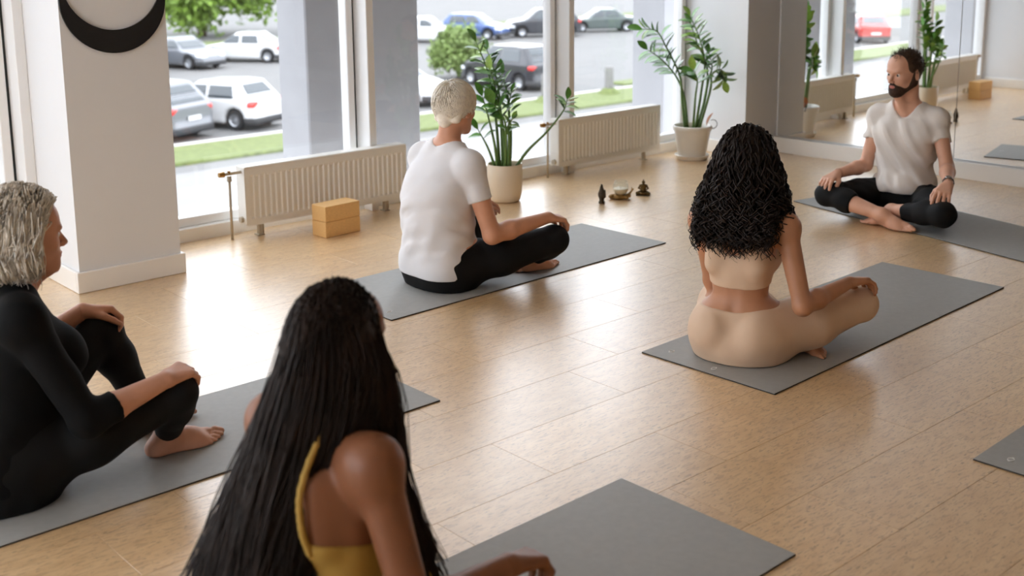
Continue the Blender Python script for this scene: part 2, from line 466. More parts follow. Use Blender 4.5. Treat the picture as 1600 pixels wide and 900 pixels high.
# ------------------------------------------------------------------ ground outside, one storey lower
GZ = -4.1
M_ASPH = mat('pale_asphalt', srgb(104, 103, 102), .85, var=.06, vscale=.6, bump=.1, bscale=20)
M_PAVE = mat('pale_paving', srgb(124, 122, 121), .8, var=.04, vscale=1.2)
M_KERB = mat('kerb_stone', srgb(190, 188, 184), .8, var=.05, vscale=4)
M_GRASS = mat('lawn', srgb(98, 108, 62), .9, var=.25, vscale=6, bump=.4, bscale=40)
tag(MB().box(-140, 160, 7.2, 200, GZ - .2, GZ).build('ground_asphalt', M_ASPH), kind='structure')
tag(MB().box(-140, 160, 7.0, 27.0, GZ - .2, GZ + .06).build('ground_pavement', M_PAVE), kind='structure')
def verge(x0, x1, y0, y1):
    o = MB().box(x0, x1, y0, y1, GZ - .1, GZ + .1, bev=.04).build('lawn_strip', M_GRASS); tag(o, 'mown green grass strip between pavement and parking', 'grass', kind='stuff')
    k = MB()
    k.box(x0 - .15, x1 + .15, y1, y1 + .18, GZ - .1, GZ + .14, bev=.02)
    tag(k.build('trim_kerb', M_KERB), kind='structure')
verge(-60, 40.5, 28.2, 30.6)
g2 = MB().box(34, 58, 31.6, 32.6, GZ - .1, GZ + .08, bev=.03).build('lawn_strip', M_GRASS); tag(g2, 'narrow pale green grass strip beyond the bollards', 'grass', kind='stuff')
g3 = MB().box(20, 110, 60, 63, GZ - .1, GZ + .08, bev=.03).build('lawn_strip', M_GRASS); tag(g3, 'distant grass strip behind the far row of cars', 'grass', kind='stuff')
g4 = MB().box(24.5, 28.6, 38.2, 41.6, GZ - .1, GZ + .1, bev=.05).build('lawn_strip', M_GRASS); tag(g4, 'grass island left of the round bush', 'grass', kind='stuff')
M_BOLL = mat('bollard_concrete', srgb(120, 118, 116), .8, var=.1, vscale=5)
for i, (x, y, lb) in enumerate(((31.4, 30.0, 'grey concrete bollard on the grass right of the second mullion'), (28.2, 30.0, 'grey concrete bollard behind the potted plant by the second mullion'))):
    b = thing('bollard', (x, y, GZ + .1), 0, lb, 'bollard', 'bollards on the lawn')
    MB().lathe([(.0, 0), (.16, 0), (.16, .9), (.13, .98), (0, 1.0)], 16).build('post', M_BOLL, b, True, 40)
    MB().lathe([(.0, 0), (.42, 0), (.36, .08), (.2, .2), (0, .2)], 16).build('foot', M_GRASS, b, True, 40)

# cars -------------------------------------------------------------
M_GLASSC = mat('car_glass', srgb(52, 60, 66), .05, 0, spec=.8)
M_TYRE = mat('tyre', srgb(30, 30, 32), .8)
M_RIM = mat('rim', srgb(170, 172, 176), .3, .8)
M_RED = mat('tail_lamp', srgb(205, 50, 45), .2, coat=.5)
M_HEAD = mat('head_lamp', srgb(225, 230, 235), .1, coat=.5)
M_PLAST = mat('car_plastic', srgb(48, 49, 52), .6)
M_PLATE = mat('licence_plate', srgb(230, 230, 228), .5)
def car_field(kind, off=0.):
    L, W, H = {'hatch': (4.1, 1.74, 1.50), 'sedan': (4.5, 1.78, 1.44), 'suv': (4.5, 1.86, 1.68)}[kind]
    h = .05
    F = Field((-.15, -W / 2 - .2, .0), (L + .15, W / 2 + .2, H + .15), h)
    x, y, z = F.ax[0][:, None, None], F.ax[1][None, :, None], F.ax[2][None, None, :]
    belt = H * .60
    # profile heights along x (0 = rear bumper, L = front bumper)
    if kind == 'hatch': px = [0, .05, .25, .75, 1.3, 2.3, 3.05, 3.35, 3.85, L - .03, L]; pr = [.45, belt, belt, H - .03, H, H - .03, belt + .05, belt, belt - .12, .6, .4]; px2 = [.0, .22, .75, 1.3, 2.25, 3.05]; 
    elif kind == 'sedan': px = [0, .04, .75, 1.5, 2.4, 3.25, 3.6, 4.2, L - .03, L]; pr = [.5, belt + .02, belt + .06, H - .02, H, belt + .02, belt, belt - .12, .6, .4]; px2 = None
    else: px = [0, .05, .2, .7, 1.4, 2.6, 3.3, 3.6, 4.2, L - .03, L]; pr = [.5, belt, belt + .1, H - .03, H, H - .03, belt + .08, belt + .02, belt - .08, .7, .45]; px2 = None
    top = np.interp(F.ax[0], px, pr).astype(np.float32)[:, None, None]
    hw = W / 2 - np.clip(z - belt, 0, None) * .34
    ends = np.interp(F.ax[0], [0, .35, L - .6, L], [.10, 0, 0, .2]).astype(np.float32)[:, None, None]
    d = Field.smin(-(z - top), -(np.abs(y) - hw + ends), .12); d = -d
    d = -Field.smin(-d, -(np.maximum(-x, x - L)), .10)
    d = -Field.smin(-d, (z - .2), .05)
    F.D = (d + 0 * x + 0 * y + 0 * z).astype(np.float32)
    return F, L, W, H, belt, top
CARM = {}
def car_model(kind):
    if kind in CARM: return CARM[kind]
    F, L, W, H, belt, top = car_field(kind)
    wx = (.78, L - .82)
    base = F.D.copy()
    for w in wx:
        for s_ in (-1, 1):
            F.prim(dict(t='c', a=(w, s_ * (W / 2 - .22), .32), b=(w, s_ * (W / 2 + .2), .32), ra=.38, rb=.38, k=.03, sub=True))
    parts = {}
    parts['body'] = F.mesh()
    x, y, z = F.ax[0][:, None, None], F.ax[1][None, :, None], F.ax[2][None, None, :]
    def region(name, *conds):
        d = base - .025
        for c in conds: d = np.maximum(d, c + 0 * base)
        d = np.maximum(d, -(base + .07))
        F.D = d.astype(np.float32); parts[name] = F.mesh()
    gx0, gx1 = {'hatch': (.62, 2.95), 'sedan': (1.05, 3.2), 'suv': (.55, 3.2)}[kind]
    zb, zt = belt + .06, H - .13
    hwz = W / 2 - np.clip(z - belt, 0, None) * .34
    xm = (gx0 + gx1) / 2 + .05
    for nm, s_ in (('near', -1), ('far', 1)):
        region('side_window_%s_rear' % nm, zb - z, z - zt, (hwz - .09) - s_ * y, gx0 + .15 + (z - zb) * .3 - x, x - (gx1 - .1 - (z - zb) * .95), x - xm + .035)
        region('side_window_%s_front' % nm, zb - z, z - zt, (hwz - .09) - s_ * y, gx0 + .15 + (z - zb) * .3 - x, x - (gx1 - .1 - (z - zb) * .95), xm + .035 - x)
    region('windscreen', zb - z, z - (zt + .05), np.abs(y) - (hwz - .14), (gx1 - .55) - x, x - (gx1 + .5))
    region('rear_window', zb + .02 - z, z - (zt + .04), np.abs(y) - (hwz - .16), x - (gx0 + .35), -.3 - x)
    tz = {'hatch': .82, 'sedan': .72, 'suv': .9}[kind]
    for nm, s_ in (('near', -1), ('far', 1)):
        region('tail_lamp_' + nm, (tz - .1) - z, z - (tz + .1), x - .28, (W / 2 - .34) - s_ * y)
        region('head_lamp_' + nm, .56 - z, z - .74, (L - .4) - x, (W / 2 - .5) - s_ * y)
    region('bumper_trim_near', .2 - z, z - .42, x - .4); region('bumper_trim_far', .2 - z, z - .42, (L - .4) - x)
    CARM[kind] = (parts, L, W, H, wx)
    return CARM[kind]
CARMESH = {}
def car(x, y, heading, kind, colname, label, name='car'):
    parts, L, W, H, wx = car_model(kind)
    c = thing(name, (x, y, GZ), math.radians(heading), label, 'car', 'parked cars')
    for nm, (V, F) in parts.items():
        key = kind + nm; plain = nm
        for q in ('_near', '_far', '_front', '_rear'):
            if plain != 'rear_window': plain = plain.replace(q, '')
        if key not in CARMESH:
            m = {'side_window': M_GLASSC, 'windscreen': M_GLASSC, 'rear_window': M_GLASSC, 'tail_lamp': M_RED, 'head_lamp': M_HEAD, 'bumper_trim': M_PLAST}.get(plain)
            o = np_mesh(plain, V - np.array([L / 2, 0, 0]), F, m or MATS[colname], c)
            CARMESH[key] = o.data
        else:
            o = bpy.data.objects.new(plain, CARMESH[key]); link(o, c)
        if nm == 'body':
            o.material_slots[0].link = 'OBJECT'; o.material_slots[0].material = MATS[colname]
    for w in wx:
        for s_ in (-1, 1):
            if 'wheel' not in CARMESH:
                t = MB().lathe([(.19, -.1), (.30, -.1), (.325, -.06), (.325, .06), (.30, .1), (.19, .1)], 20).build('wheel', M_TYRE, c, True, 40)
                CARMESH['wheel'] = t.data
                r = MB().lathe([(0, .06), (.05, .08), (.06, .05), (.17, .07), (.2, .1), (.2, -.1), (0, -.1)], 10).build('rim', M_RIM, t); CARMESH['rim'] = r.data
            else:
                t = link(bpy.data.objects.new('wheel', CARMESH['wheel']), c); r = link(bpy.data.objects.new('rim', CARMESH['rim']), t)
            t.location = (w - L / 2, s_ * (W / 2 - .12), .325); t.rotation_euler = (-math.pi / 2 * s_, 0, 0)
    p = MB().box(-L / 2 - .02, -L / 2 + .01, -.26, .26, .5 if kind != 'suv' else .6, .62 if kind != 'suv' else .72).build('licence_plate', M_PLATE, c)
    return c
mat('car_white', srgb(205, 205, 206), .25, coat=.6, var=.01); mat('car_silver', srgb(118, 120, 125), .3, .4, coat=.6, var=.02); mat('car_dark', srgb(46, 48, 54), .25, .2, coat=.6, var=.02)
mat('car_blue', srgb(70, 92, 140), .25, .2, coat=.6, var=.02); mat('car_green', srgb(78, 88, 86), .25, .2, coat=.6, var=.02); mat('car_red', srgb(170, 50, 45), .25, coat=.6, var=.02); mat('car_pale', srgb(140, 150, 164), .25, .3, coat=.6, var=.02)

car(9.9, 33.6, 112, 'hatch', 'car_pale', 'pale blue-grey car with red tail lamp, left of the moon pillar')
car(14.9, 33.9, 112, 'suv', 'car_silver', 'silver car with lit red tail lamp just right of the pillar')
car(17.7, 34.0, 112, 'hatch', 'car_white', 'white hatchback parked rear-on in the near row, left window bay')
car(24.6, 34.2, 292, 'hatch', 'car_white', 'white car behind the head of the short-haired woman')
car(30.9, 34.9, 90, 'suv', 'car_dark', 'dark grey car with red tail lamp behind the potted plant')
car(25.0, 51.5, 285, 'sedan', 'car_silver', 'grey sedan facing the window in the far row, under the tree')
car(22.0, 51.2, 285, 'hatch', 'car_pale', 'pale car half hidden by the moon pillar, far row')
car(28.6, 51.8, 125, 'sedan', 'car_white', 'white sedan seen from behind in the far row, left bay')
car(17.0, 54.5, 112, 'hatch', 'car_white', 'white car far behind, left of the moon pillar')
car(41.3, 54.0, 300, 'sedan', 'car_white', 'white sedan in the far row right of the grey column')
car(44.6, 53.6, 295, 'hatch', 'car_blue', 'blue car facing the window in the far row')
car(48.6, 52.0, 150, 'suv', 'car_dark', 'dark grey wagon behind the second mullion, far row')
car(53.6, 52.0, 150, 'sedan', 'car_green', 'dark green-grey sedan at the right end of the far row')
car(-45.0, 33.4, 135, 'hatch', 'car_red', 'red car seen only in the mirror behind the man')

# trees outside
M_BARK = mat('bark', srgb(96, 84, 68), .9, var=.2, vscale=8)
M_LEAFT = mat('tree_leaf', srgb(112, 140, 52), .6, var=.25, vscale=3)
M_LEAFB = mat('bush_leaf', srgb(118, 138, 76), .6, var=.2, vscale=3)
def tree(name, x, y, trunk_h, crown, n, leaf, m, label, cat, seed, tr=.18):
    rng = np.random.RandomState(seed)
    t = thing(name, (x, y, GZ), 0, label, cat)
    mb = MB().tube([(0, 0, 0), (.05, .02, trunk_h * .5), (0, .05, trunk_h)], [tr, tr * .8, tr * .6], 8)
    cz = trunk_h + crown[2] * .6
    for i in range(7):
        a = rng.rand() * 6.28; mb.tube([(0, .05, trunk_h * .9), (math.cos(a) * crown[0] * .35, math.sin(a) * crown[1] * .35, cz), (math.cos(a) * crown[0] * .75, math.sin(a) * crown[1] * .75, cz + crown[2] * (rng.rand() - .3) * .7)], [tr * .5, tr * .3, tr * .1], 5)
    mb.build('trunk', M_BARK, t, True)
    cl = rng.randn(40, 3); cl /= np.linalg.norm(cl, axis=1)[:, None]; cl *= rng.rand(40, 1) ** .4
    c = cl[rng.randint(0, 40, n)] + rng.randn(n, 3) * .17
    c = c * np.array(crown) + np.array([0, 0, cz])
    u = rng.randn(n, 3); u /= np.linalg.norm(u, axis=1)[:, None]; v = np.cross(u, rng.randn(n, 3)); v /= np.linalg.norm(v, axis=1)[:, None]
    s_ = leaf * (.6 + .8 * rng.rand(n, 1))
    V = np.stack([c - u * s_, c + v * s_ * .5, c + u * s_, c - v * s_ * .5], 1).reshape(-1, 3)
    o = np_mesh('foliage', V, np.arange(4 * n).reshape(-1, 4), m, t, False); tag(o, kind='stuff')
tree('tree', 34.5, 68.0, 1.9, (5.0, 4.2, 2.9), 9000, .26, M_LEAFT, 'leafy bright green tree at the top of the left window', 'tree', 3, .3)
tree('bush', 31.2, 38.6, .45, (1.15, 1.1, 1.1), 5000, .11, M_LEAFB, 'round pale green bush beyond the plant of the short-haired woman', 'bush', 5, .08)
g5 = MB().box(-115, -40, 42, 45.5, GZ - .1, GZ + .08, bev=.03).build('lawn_strip', M_GRASS); tag(g5, 'grass strip seen far off in the mirror', 'grass', kind='stuff')
# ------------------------------------------------------------------ furniture and small things
RGT = np.array([math.cos(YAW), -math.sin(YAW), 0]); DEP = np.array([math.sin(YAW), math.cos(YAW), 0])

# crescent moon on the pillar
M_MOON = mat('black_gloss_acrylic', srgb(10, 10, 11), .06, spec=.6)
def crescent():
    R1, c1, R2, c2 = .250, 1.346, .236, 1.438
    t = thing('moon_wall_mirror', (2.236, PY0, c1), 0, 'glossy black crescent moon hung on the pillar', 'wall decoration')
    # intersection height
    zi = ((R1 ** 2 - R2 ** 2) + (c2 ** 2 - c1 ** 2)) / (2 * (c2 - c1)); xi = math.sqrt(R1 ** 2 - (zi - c1) ** 2)
    a0 = math.atan2(zi - c1, xi); b0 = math.atan2(zi - c2, xi)
    n = 48
    out = [(R1 * math.cos(t_), R1 * math.sin(t_)) for t_ in np.linspace(a0, -math.pi - a0, n)]
    inn = [(R2 * math.cos(t_), R2 * math.sin(t_) + c2 - c1) for t_ in np.linspace(-math.pi - b0, b0, n)][1:-1]
    bm = bmesh.new(); pts = out + inn
    # strip faces between the arcs
    inn2 = [out[-1]] + inn + [out[0]]; inn2 = inn2[::-1]
    vo = [[bm.verts.new((x, yy, z)) for x, z in out] for yy in (-.012, -.0005)]
    vi = [[bm.verts.new((x, yy, z)) for x, z in inn2] for yy in (-.012, -.0005)]
    for i in range(n - 1):
        bm.faces.new((vo[0][i], vo[0][i + 1], vi[0][i + 1], vi[0][i])); bm.faces.new((vo[1][i], vi[1][i], vi[1][i + 1], vo[1][i + 1]))
        bm.faces.new((vo[0][i], vo[1][i], vo[1][i + 1], vo[0][i + 1])); bm.faces.new((vi[0][i], vi[0][i + 1], vi[1][i + 1], vi[1][i]))
    bmesh.ops.remove_doubles(bm, verts=bm.verts, dist=1e-5)
    mb = MB(); mb.bm.free(); mb.bm = bm
    mb.build('crescent', M_MOON, t)
crescent()

# radiators
M_RAD = mat('radiator_enamel', srgb(238, 236, 230), .35, var=.01)
M_PIPE = mat('radiator_pipe', srgb(196, 186, 168), .35, .3)
M_BRASS = mat('valve_brass', srgb(170, 128, 70), .3, .9)
def radiator(x0, x1, yf, label):
    W = x1 - x0; z0, z1, d = .065, .383, .085
    r = thing('radiator', ((x0 + x1) / 2, yf, 0), 0, label, 'radiator', 'low panel radiators under the windows')
    hx = W / 2
    # front panel with pressed vertical ribs
    nb = max(8, round(W / .0365)); p = (W - .05) / nb
    xs, ys = [-hx, -hx + .02], [0, 0]
    for i in range(nb):
        x = -hx + .025 + i * p
        xs += [x + p * .12, x + p * .27, x + p * .73, x + p * .88]; ys += [0, .009, .009, 0]
    xs += [hx - .02, hx]; ys += [0, 0]
    bm = bmesh.new()
    zz = [z0, z0 + .035, z0 + .048, z1 - .048, z1 - .035, z1]
    grid = []
    for k, z in enumerate(zz):
        g = 1. if k in (2, 3) else 0.
        grid.append([bm.verts.new((x, y * g, z)) for x, y in zip(xs, ys)])
    for A, B in zip(grid, grid[1:]):
        for i in range(len(xs) - 1): bm.faces.new((A[i], A[i + 1], B[i + 1], B[i]))
    back = [[bm.verts.new((x, .012, z)) for x in (-hx, hx)] for z in (z0, z1)]
    mb = MB(); mb.bm.free(); mb.bm = bm
    mb.build('front_panel', M_RAD, r)
    MB().box(-hx, hx, d - .012, d, z0, z1, bev=.003).build('back_panel', M_RAD, r)
    MB().box(-hx, hx, -.001, d + .001, z1 - .002, z1 + .012, bev=.004).build('top_grille', M_RAD, r)
    MB().box(-hx - .004, -hx, -.001, d + .001, z0 + .01, z1 + .01, bev=.0015).build('side_panel', M_RAD, r)
    MB().box(hx, hx + .004, -.001, d + .001, z0 + .01, z1 + .01, bev=.0015).build('side_panel', M_RAD, r)
    MB().box(-hx + .01, hx - .01, .016, d - .016, z0 + .02, z0 + .05).box(-hx + .01, hx - .01, .016, d - .016, z1 - .05, z1 - .02).build('water_channel', M_RAD, r)
    for x in (-hx + .09, hx - .14):
        MB().box(x - .008, x + .008, .02, .045, .004, z0 + .03).box(x - .02, x + .02, .01, .055, .0005, .006).build('leg', M_PIPE, r)
        MB().box(x + .03, x + .04, .05, .075, .0005, z0 + .03).build('bracket', M_PIPE, r)
    vx = -hx - .075
    MB().tube([(vx, .035, .0005), (vx, .035, z1 - .035)], .0075, 10).build('pipe', M_PIPE, r, True)
    v = MB().cyl((vx, .035, z1 - .06), (vx, .035, z1 - .03), .014, .012).cyl((vx - .045, .035, z1 - .018), (-hx - .004, .035, z1 - .018), .009).build('valve', M_PIPE, r, True, 40)
    MB().cyl((vx - .06, .035, z1 - .018), (vx - .03, .035, z1 - .018), .013, .016, 10).cyl((vx, .035, z1 - .018), (vx, .035, z1 - .002), .01, .008, 8).build('valve_cap', M_BRASS, v)
    MB().cyl((-hx - .02, .04, z0 + .035), (-hx - .004, .04, z0 + .035), .016, .018).build('plug', M_PIPE, r, True, 40)
    MB().cyl((hx + .004, .04, z0 + .035), (hx + .022, .04, z0 + .035), .014, .010).build('plug', M_BRASS, r, True, 40)
radiator(3.062, 4.142, 5.64, 'cream ribbed panel radiator behind the wooden yoga blocks')
radiator(5.455, 6.48, 5.675, 'cream ribbed panel radiator between the two potted plants')

# yoga blocks
M_BLK = mat('cork_block', srgb(226, 182, 120), .6, var=.07, vscale=60, stretch=(1, 3, 3), bump=.1, bscale=200)
for i, (z, rz, lb) in enumerate(((.0005, .06, 'wooden yoga block at the bottom of the stack by the radiator'), (.0885, .075, 'wooden yoga block lying on top of the other by the radiator'))):
    o = MB().box(-.118, .118, -.062, .062, 0, .087, bev=.004, seg=2).build('yoga_block', M_BLK); o.location = (3.482, 5.405, z); o.rotation_euler = (0, 0, rz)
    tag(o, lb, 'yoga block', 'stacked yoga blocks')

# yoga mats
M_MAT = mat('mat_rubber_grey', srgb(160, 161, 159), .5, var=.04, vscale=40, bump=.25, bscale=900, spec=.35)
M_MATE = mat('mat_edge', srgb(36, 33, 32), .7)
M_LOGO = mat('mat_print', srgb(225, 225, 222), .6)
def yoga_mat(corner, ang, L, W, label, logo=None, lsz=.011):
    t = thing('yoga_mat', (corner[0], corner[1], .0004), math.radians(ang), label, 'yoga mat', 'grey yoga mats')
    MB().box(0, L, -W, 0, 0, .0035, bev=.0008).build('base_layer', M_MATE, t)
    MB().box(.0006, L - .0006, -W + .0006, -.0006, .0035, .0056, bev=.0008).build('top_layer', M_MAT, t)
    for (lx, ly) in (logo or []):
        bm = MB()
        for sgn in (1,):
            pts = [(lx + lsz * math.cos(a), ly + lsz * .8 * math.sin(a), .0058) for a in np.linspace(0, 2 * math.pi, 17)]
            bm.tube(pts, .0016, 4)
        bm.box(lx - lsz * 1.5, lx - lsz * 1.15, ly - .003, ly + .003, .0056, .0062).box(lx + lsz * 1.15, lx + lsz * 1.5, ly - .003, ly + .003, .0056, .0062)
        bm.build('printed_mark', M_LOGO, t)
    return t
yoga_mat((3.275, 2.946), 1.9, 1.83, .612, 'grey yoga mat under the curly-haired woman in beige', [(.085, -.08), (.05, -.31)])
yoga_mat((2.775, 4.552), 1.8, 1.83, .615, 'grey yoga mat under the woman in white shirt and black leggings', [(.06, -.52)])
yoga_mat((.565, 3.708), .0, 1.83, .612, 'grey yoga mat under the grey-haired woman in black', [(.06, -.3)])
yoga_mat((.585, 2.215), 1.0, 1.83, .612, 'grey yoga mat under the long-haired woman, nearest to the camera', [(.06, -.3)])
yoga_mat((5.951, 4.124), 258.1, 1.83, -.61, 'grey yoga mat under the bearded man by the mirror', [(.06, .3)])
yoga_mat((3.305, 1.604), 2.0, 1.83, .612, 'empty grey yoga mat cut off by the right edge', [(.075, -.085)], .012)

# potted plants
M_STEM = mat('plant_stem', srgb(92, 122, 58), .5, var=.15, vscale=12)
M_LEAF = mat('zz_leaf', srgb(92, 142, 60), .3, var=.22, vscale=9, coat=.25)
M_LEAF2 = mat('zz_leaf_young', srgb(146, 184, 80), .3, var=.2, vscale=9, coat=.2)
M_SOIL = mat('soil', srgb(70, 52, 38), .95, var=.3, vscale=60, bump=.6, bscale=80)
M_DRY = mat('dry_leaf', srgb(176, 108, 60), .7, var=.2, vscale=20)
def leaf_mesh(name, m):
    # pointed oval, folded along the midrib and curled down at the tip
    st = [(0, .0), (.12, .10), (.3, .22), (.5, .27), (.7, .24), (.88, .13), (1, 0)]
    V, F = [], []
    for x, w in st:
        zc = -.10 * x * x
        V += [(x, -w, zc + w * .35), (x, 0, zc), (x, w, zc + w * .35)]
    for i in range(len(st) - 1):
        a = i * 3; F += [(a, a + 3, a + 4, a + 1), (a + 1, a + 4, a + 5, a + 2)]
    n = len(V); V += [(x, y, z - .012) for x, y, z in V]; F += [tuple(i + n for i in f[::-1]) for f in list(F)]
    o = mesh_obj(name, V, F, m, None, True); me = o.data; bpy.data.objects.remove(o); return me
LEAFM = leaf_mesh('leaf', M_LEAF); LEAFM2 = leaf_mesh('leaf', M_LEAF2)
def plant(name, loc, label, pot_fn, pot_top, stems, seed, lsc=1.35, thin=1.):
    rng = random.Random(seed)
    t = thing(name, loc, 0, label, 'potted plant')
    pot_fn(t)
    for (base, ctrl, n, f0, ll, young) in stems:
        n = max(4, round(n * thin)); f0 = min(.75, f0 + (.08 if thin < 1 else 0))
        pts = [np.array([0, 0, pot_top - .03]) + RGT * base[0] + DEP * base[1]]
        for (u, v, z) in ctrl: pts.append(RGT * u + DEP * v + np.array([0, 0, z]))
        K = 18; P = catmull(np.array([pts]), K)[0]
        th = .011 if len(ctrl) > 1 else .009
        so = MB().tube([tuple(p) for p in P], [th * (1 - .75 * i / (K - 1)) for i in range(K)], 6).build('stem', M_STEM, t, True)
        for i in range(n):
            fr = f0 + (1 - f0) * (i / max(1, n - 1)); q = min(K - 1.001, fr * (K - 1)); a = int(q)
            p = P[a] + (P[a + 1] - P[a]) * (q - a); d = unit(P[a + 1] - P[a])
            side = 1 if i % 2 else -1
            w = unit(np.cross(d, unit(DEP + .3 * RGT + np.array([0, 0, .25])))) * side
            w = unit(w + np.array([rng.uniform(-.35, .35) for _ in range(3)]))
            if i == n - 1: x = unit(d + .15 * w)
            else: x = unit(d * rng.uniform(.45, .75) + w)
            up = unit(np.cross(np.cross(x, d), x) * 1. + np.array([0, 0, .35]) - .25 * DEP); up = unit(up - x * (up @ x)); y = np.cross(up, x)
            s_ = lsc * ll * rng.uniform(.8, 1.15) * (1 - .25 * abs(fr - .55))
            lo = bpy.data.objects.new('leaf', LEAFM2 if (young and rng.random() < young) else LEAFM); link(lo, so)
            lo.matrix_local = Matrix(((x[0] * s_, y[0] * s_, up[0] * s_, p[0]), (x[1] * s_, y[1] * s_, up[1] * s_, p[1]), (x[2] * s_, y[2] * s_, up[2] * s_, p[2]), (0, 0, 0, 1)))
    return t
M_POT1 = mat('beige_ceramic', srgb(224, 208, 184), .45, var=.02, vscale=10)
M_POT2 = mat('white_ceramic', srgb(232, 228, 220), .35, var=.02, vscale=10)
def pot1(t):
    MB().lathe([(0, .002), (.086, .002), (.095, .012), (.104, .05), (.109, .14), (.109, .232), (.106, .236), (.101, .232), (.1, .16), (0, .16)], 40).build('pot', M_POT1, t, True, 50)
    MB().lathe([(.1, .2), (.05, .207), (0, .21)], 24).build('soil', M_SOIL, t, True)
def pot2(t):
    MB().lathe([(0, .03), (.102, .03), (.12, .14), (.134, .215), (.142, .218), (.145, .235), (.142, .247), (.132, .25), (.126, .24), (.12, .16), (0, .16)], 40).build('pot', M_POT2, t, True, 40)
    MB().lathe([(0, .0005), (.112, .0005), (.124, .03), (.128, .034), (.122, .037), (.105, .02), (0, .02)], 40).build('saucer', M_POT2, t, True, 40)
    MB().lathe([(.124, .215), (.06, .222), (0, .226)], 24).build('soil', M_SOIL, t, True)
    c = RGT * .15 + np.array([0, 0, .235]); MB().tube([tuple(c + RGT * (.03 * math.sin(a)) + np.array([0, 0, .032 * math.cos(a) + .02])) for a in np.linspace(-.6, 3.4, 14)], .003, 6).build('wire_loop', M_GASKET, t, True)
    o = bpy.data.objects.new('dry_leaf', leaf_mesh('dry_leaf', M_DRY)); link(o, t); o.location = tuple(RGT * .10 + np.array([0, 0, .24])); o.scale = (.11,) * 3; o.rotation_euler = (0, -1.2, -.7)
plant('potted_plant', (4.70, 5.375, .0005), 'tall leafy green plant in a beige cylinder pot beside the short-haired woman', pot1, .21, [
    ((-.03, 0), [(-.05, 0, .5), (-.09, 0, .78), (-.165, 0, .985)], 20, .42, .085, .3),
    ((-.01, .02), [(-.02, .03, .5), (-.04, .03, .74), (-.10, .04, .93)], 18, .42, .09, .2),
    ((.01, -.02), [(-.01, -.03, .48), (-.04, -.06, .66), (-.08, -.08, .82)], 15, .40, .095, .2),
    ((.02, .02), [(.03, .03, .48), (.02, .05, .66), (-.01, .06, .78)], 13, .4, .09, .2),
    ((.03, 0), [(.04, -.01, .42), (.03, -.02, .58), (.045, -.03, .68)], 10, .5, .075, .5),
    ((.0, -.03), [(.01, -.05, .4), (.0, -.07, .52), (-.06, -.1, .62)], 10, .5, .11, .2),
    ((.02, -.03), [(.03, -.05, .38), (.02, -.07, .47), (.05, -.08, .52)], 8, .45, .06, .5),
    ((.05, 0), [(.14, 0, .31), (.26, -.01, .43), (.36, -.02, .56), (.385, -.02, .63)], 11, .72, .075, .3),
    ((-.05, 0), [(-.1, -.01, .33), (-.16, -.02, .45)], 4, .7, .09, .0),
    ((-.04, -.02), [(-.06, -.04, .36), (-.1, -.06, .55), (-.13, -.06, .66)], 9, .55, .1, .1),
], 11, 1.2, .72)
plant('potted_plant', (6.62, 5.485, .0005), 'leafy plant with arching stems in a white pot by the corner pillar', pot2, .225, [
    ((-.05, 0), [(-.08, 0, .45), (-.10, 0, .62), (-.20, 0, .82), (-.27, 0, .935), (-.37, .0, .95)], 19, .48, .075, .1),
    ((-.03, .02), [(-.06, .02, .45), (-.12, .02, .6), (-.22, .02, .72), (-.33, .02, .80)], 17, .52, .085, .0),
    ((.02, 0), [(.06, 0, .5), (.08, 0, .7), (.04, 0, .88), (-.03, 0, 1.04)], 18, .45, .08, .6),
    ((.03, .02), [(.10, .03, .48), (.10, .03, .68), (.03, .03, .84), (-.02, .03, .98)], 14, .5, .07, .4),
    ((.04, -.01), [(.12, -.02, .5), (.13, -.03, .62), (.19, -.05, .66), (.21, -.06, .58)], 14, .6, .075, .8),
    ((0, -.03), [(.01, -.05, .46), (.02, -.06, .58), (-.01, -.08, .66)], 9, .6, .085, .2),
    ((.05, .02), [(.11, .03, .55), (.14, .04, .66), (.12, .05, .76)], 8, .55, .08, .3),
], 12, 1.55)

# candle and two figurines on the floor
M_BRONZE = mat('dark_bronze', srgb(58, 46, 30), .45, .5, var=.4, vscale=60)
M_BRONZE2 = mat('gilt_bronze', srgb(96, 76, 40), .4, .7, var=.4, vscale=60)
M_WAX = mat('candle_wax', srgb(238, 226, 205), .5, var=.02)
M_BOWL = pane_material('clear_glass', tint=(.96, .97, .96, 1))
M_DRIFT = mat('carved_stand', srgb(150, 118, 66), .5, .3, var=.45, vscale=50, bump=.4, bscale=90)
def praying_hands():
    t = thing('praying_hands_figurine', (5.075, 4.905, .0005), 0, 'small dark bronze figurine of pressed hands left of the candle', 'figurine')
    F = Field((-.04, -.04, -.005), (.04, .04, .13), .002)
    for s_ in (-1, 1):
        F.prim(dict(t='e', c=(s_ * .007, 0, .055), r=(.009, .022, .032), k=.004))
        for j, (y, zt) in enumerate(((-.014, .094), (-.005, .112), (.005, .117), (.014, .104))):
            F.prim(dict(t='c', a=(s_ * .008, y, .055), b=(s_ * .004, y * .45, zt), ra=.0062, rb=.0035, k=.003))
        F.prim(dict(t='c', a=(s_ * .009, -.018, .04), b=(s_ * .004, -.018, .082), ra=.006, rb=.004, k=.004))
        F.prim(dict(t='c', a=(s_ * .006, 0, .012), b=(s_ * .006, 0, .045), ra=.013, rb=.011, k=.008))
    V, Q = F.mesh(); np_mesh('hands', V, Q, M_BRONZE, t).rotation_euler = (0, 0, .5)
    MB().lathe([(0, 0), (.019, 0), (.02, .008), (.016, .016), (0, .016)], 16).build('base', M_BRONZE, t, True, 40)
praying_hands()
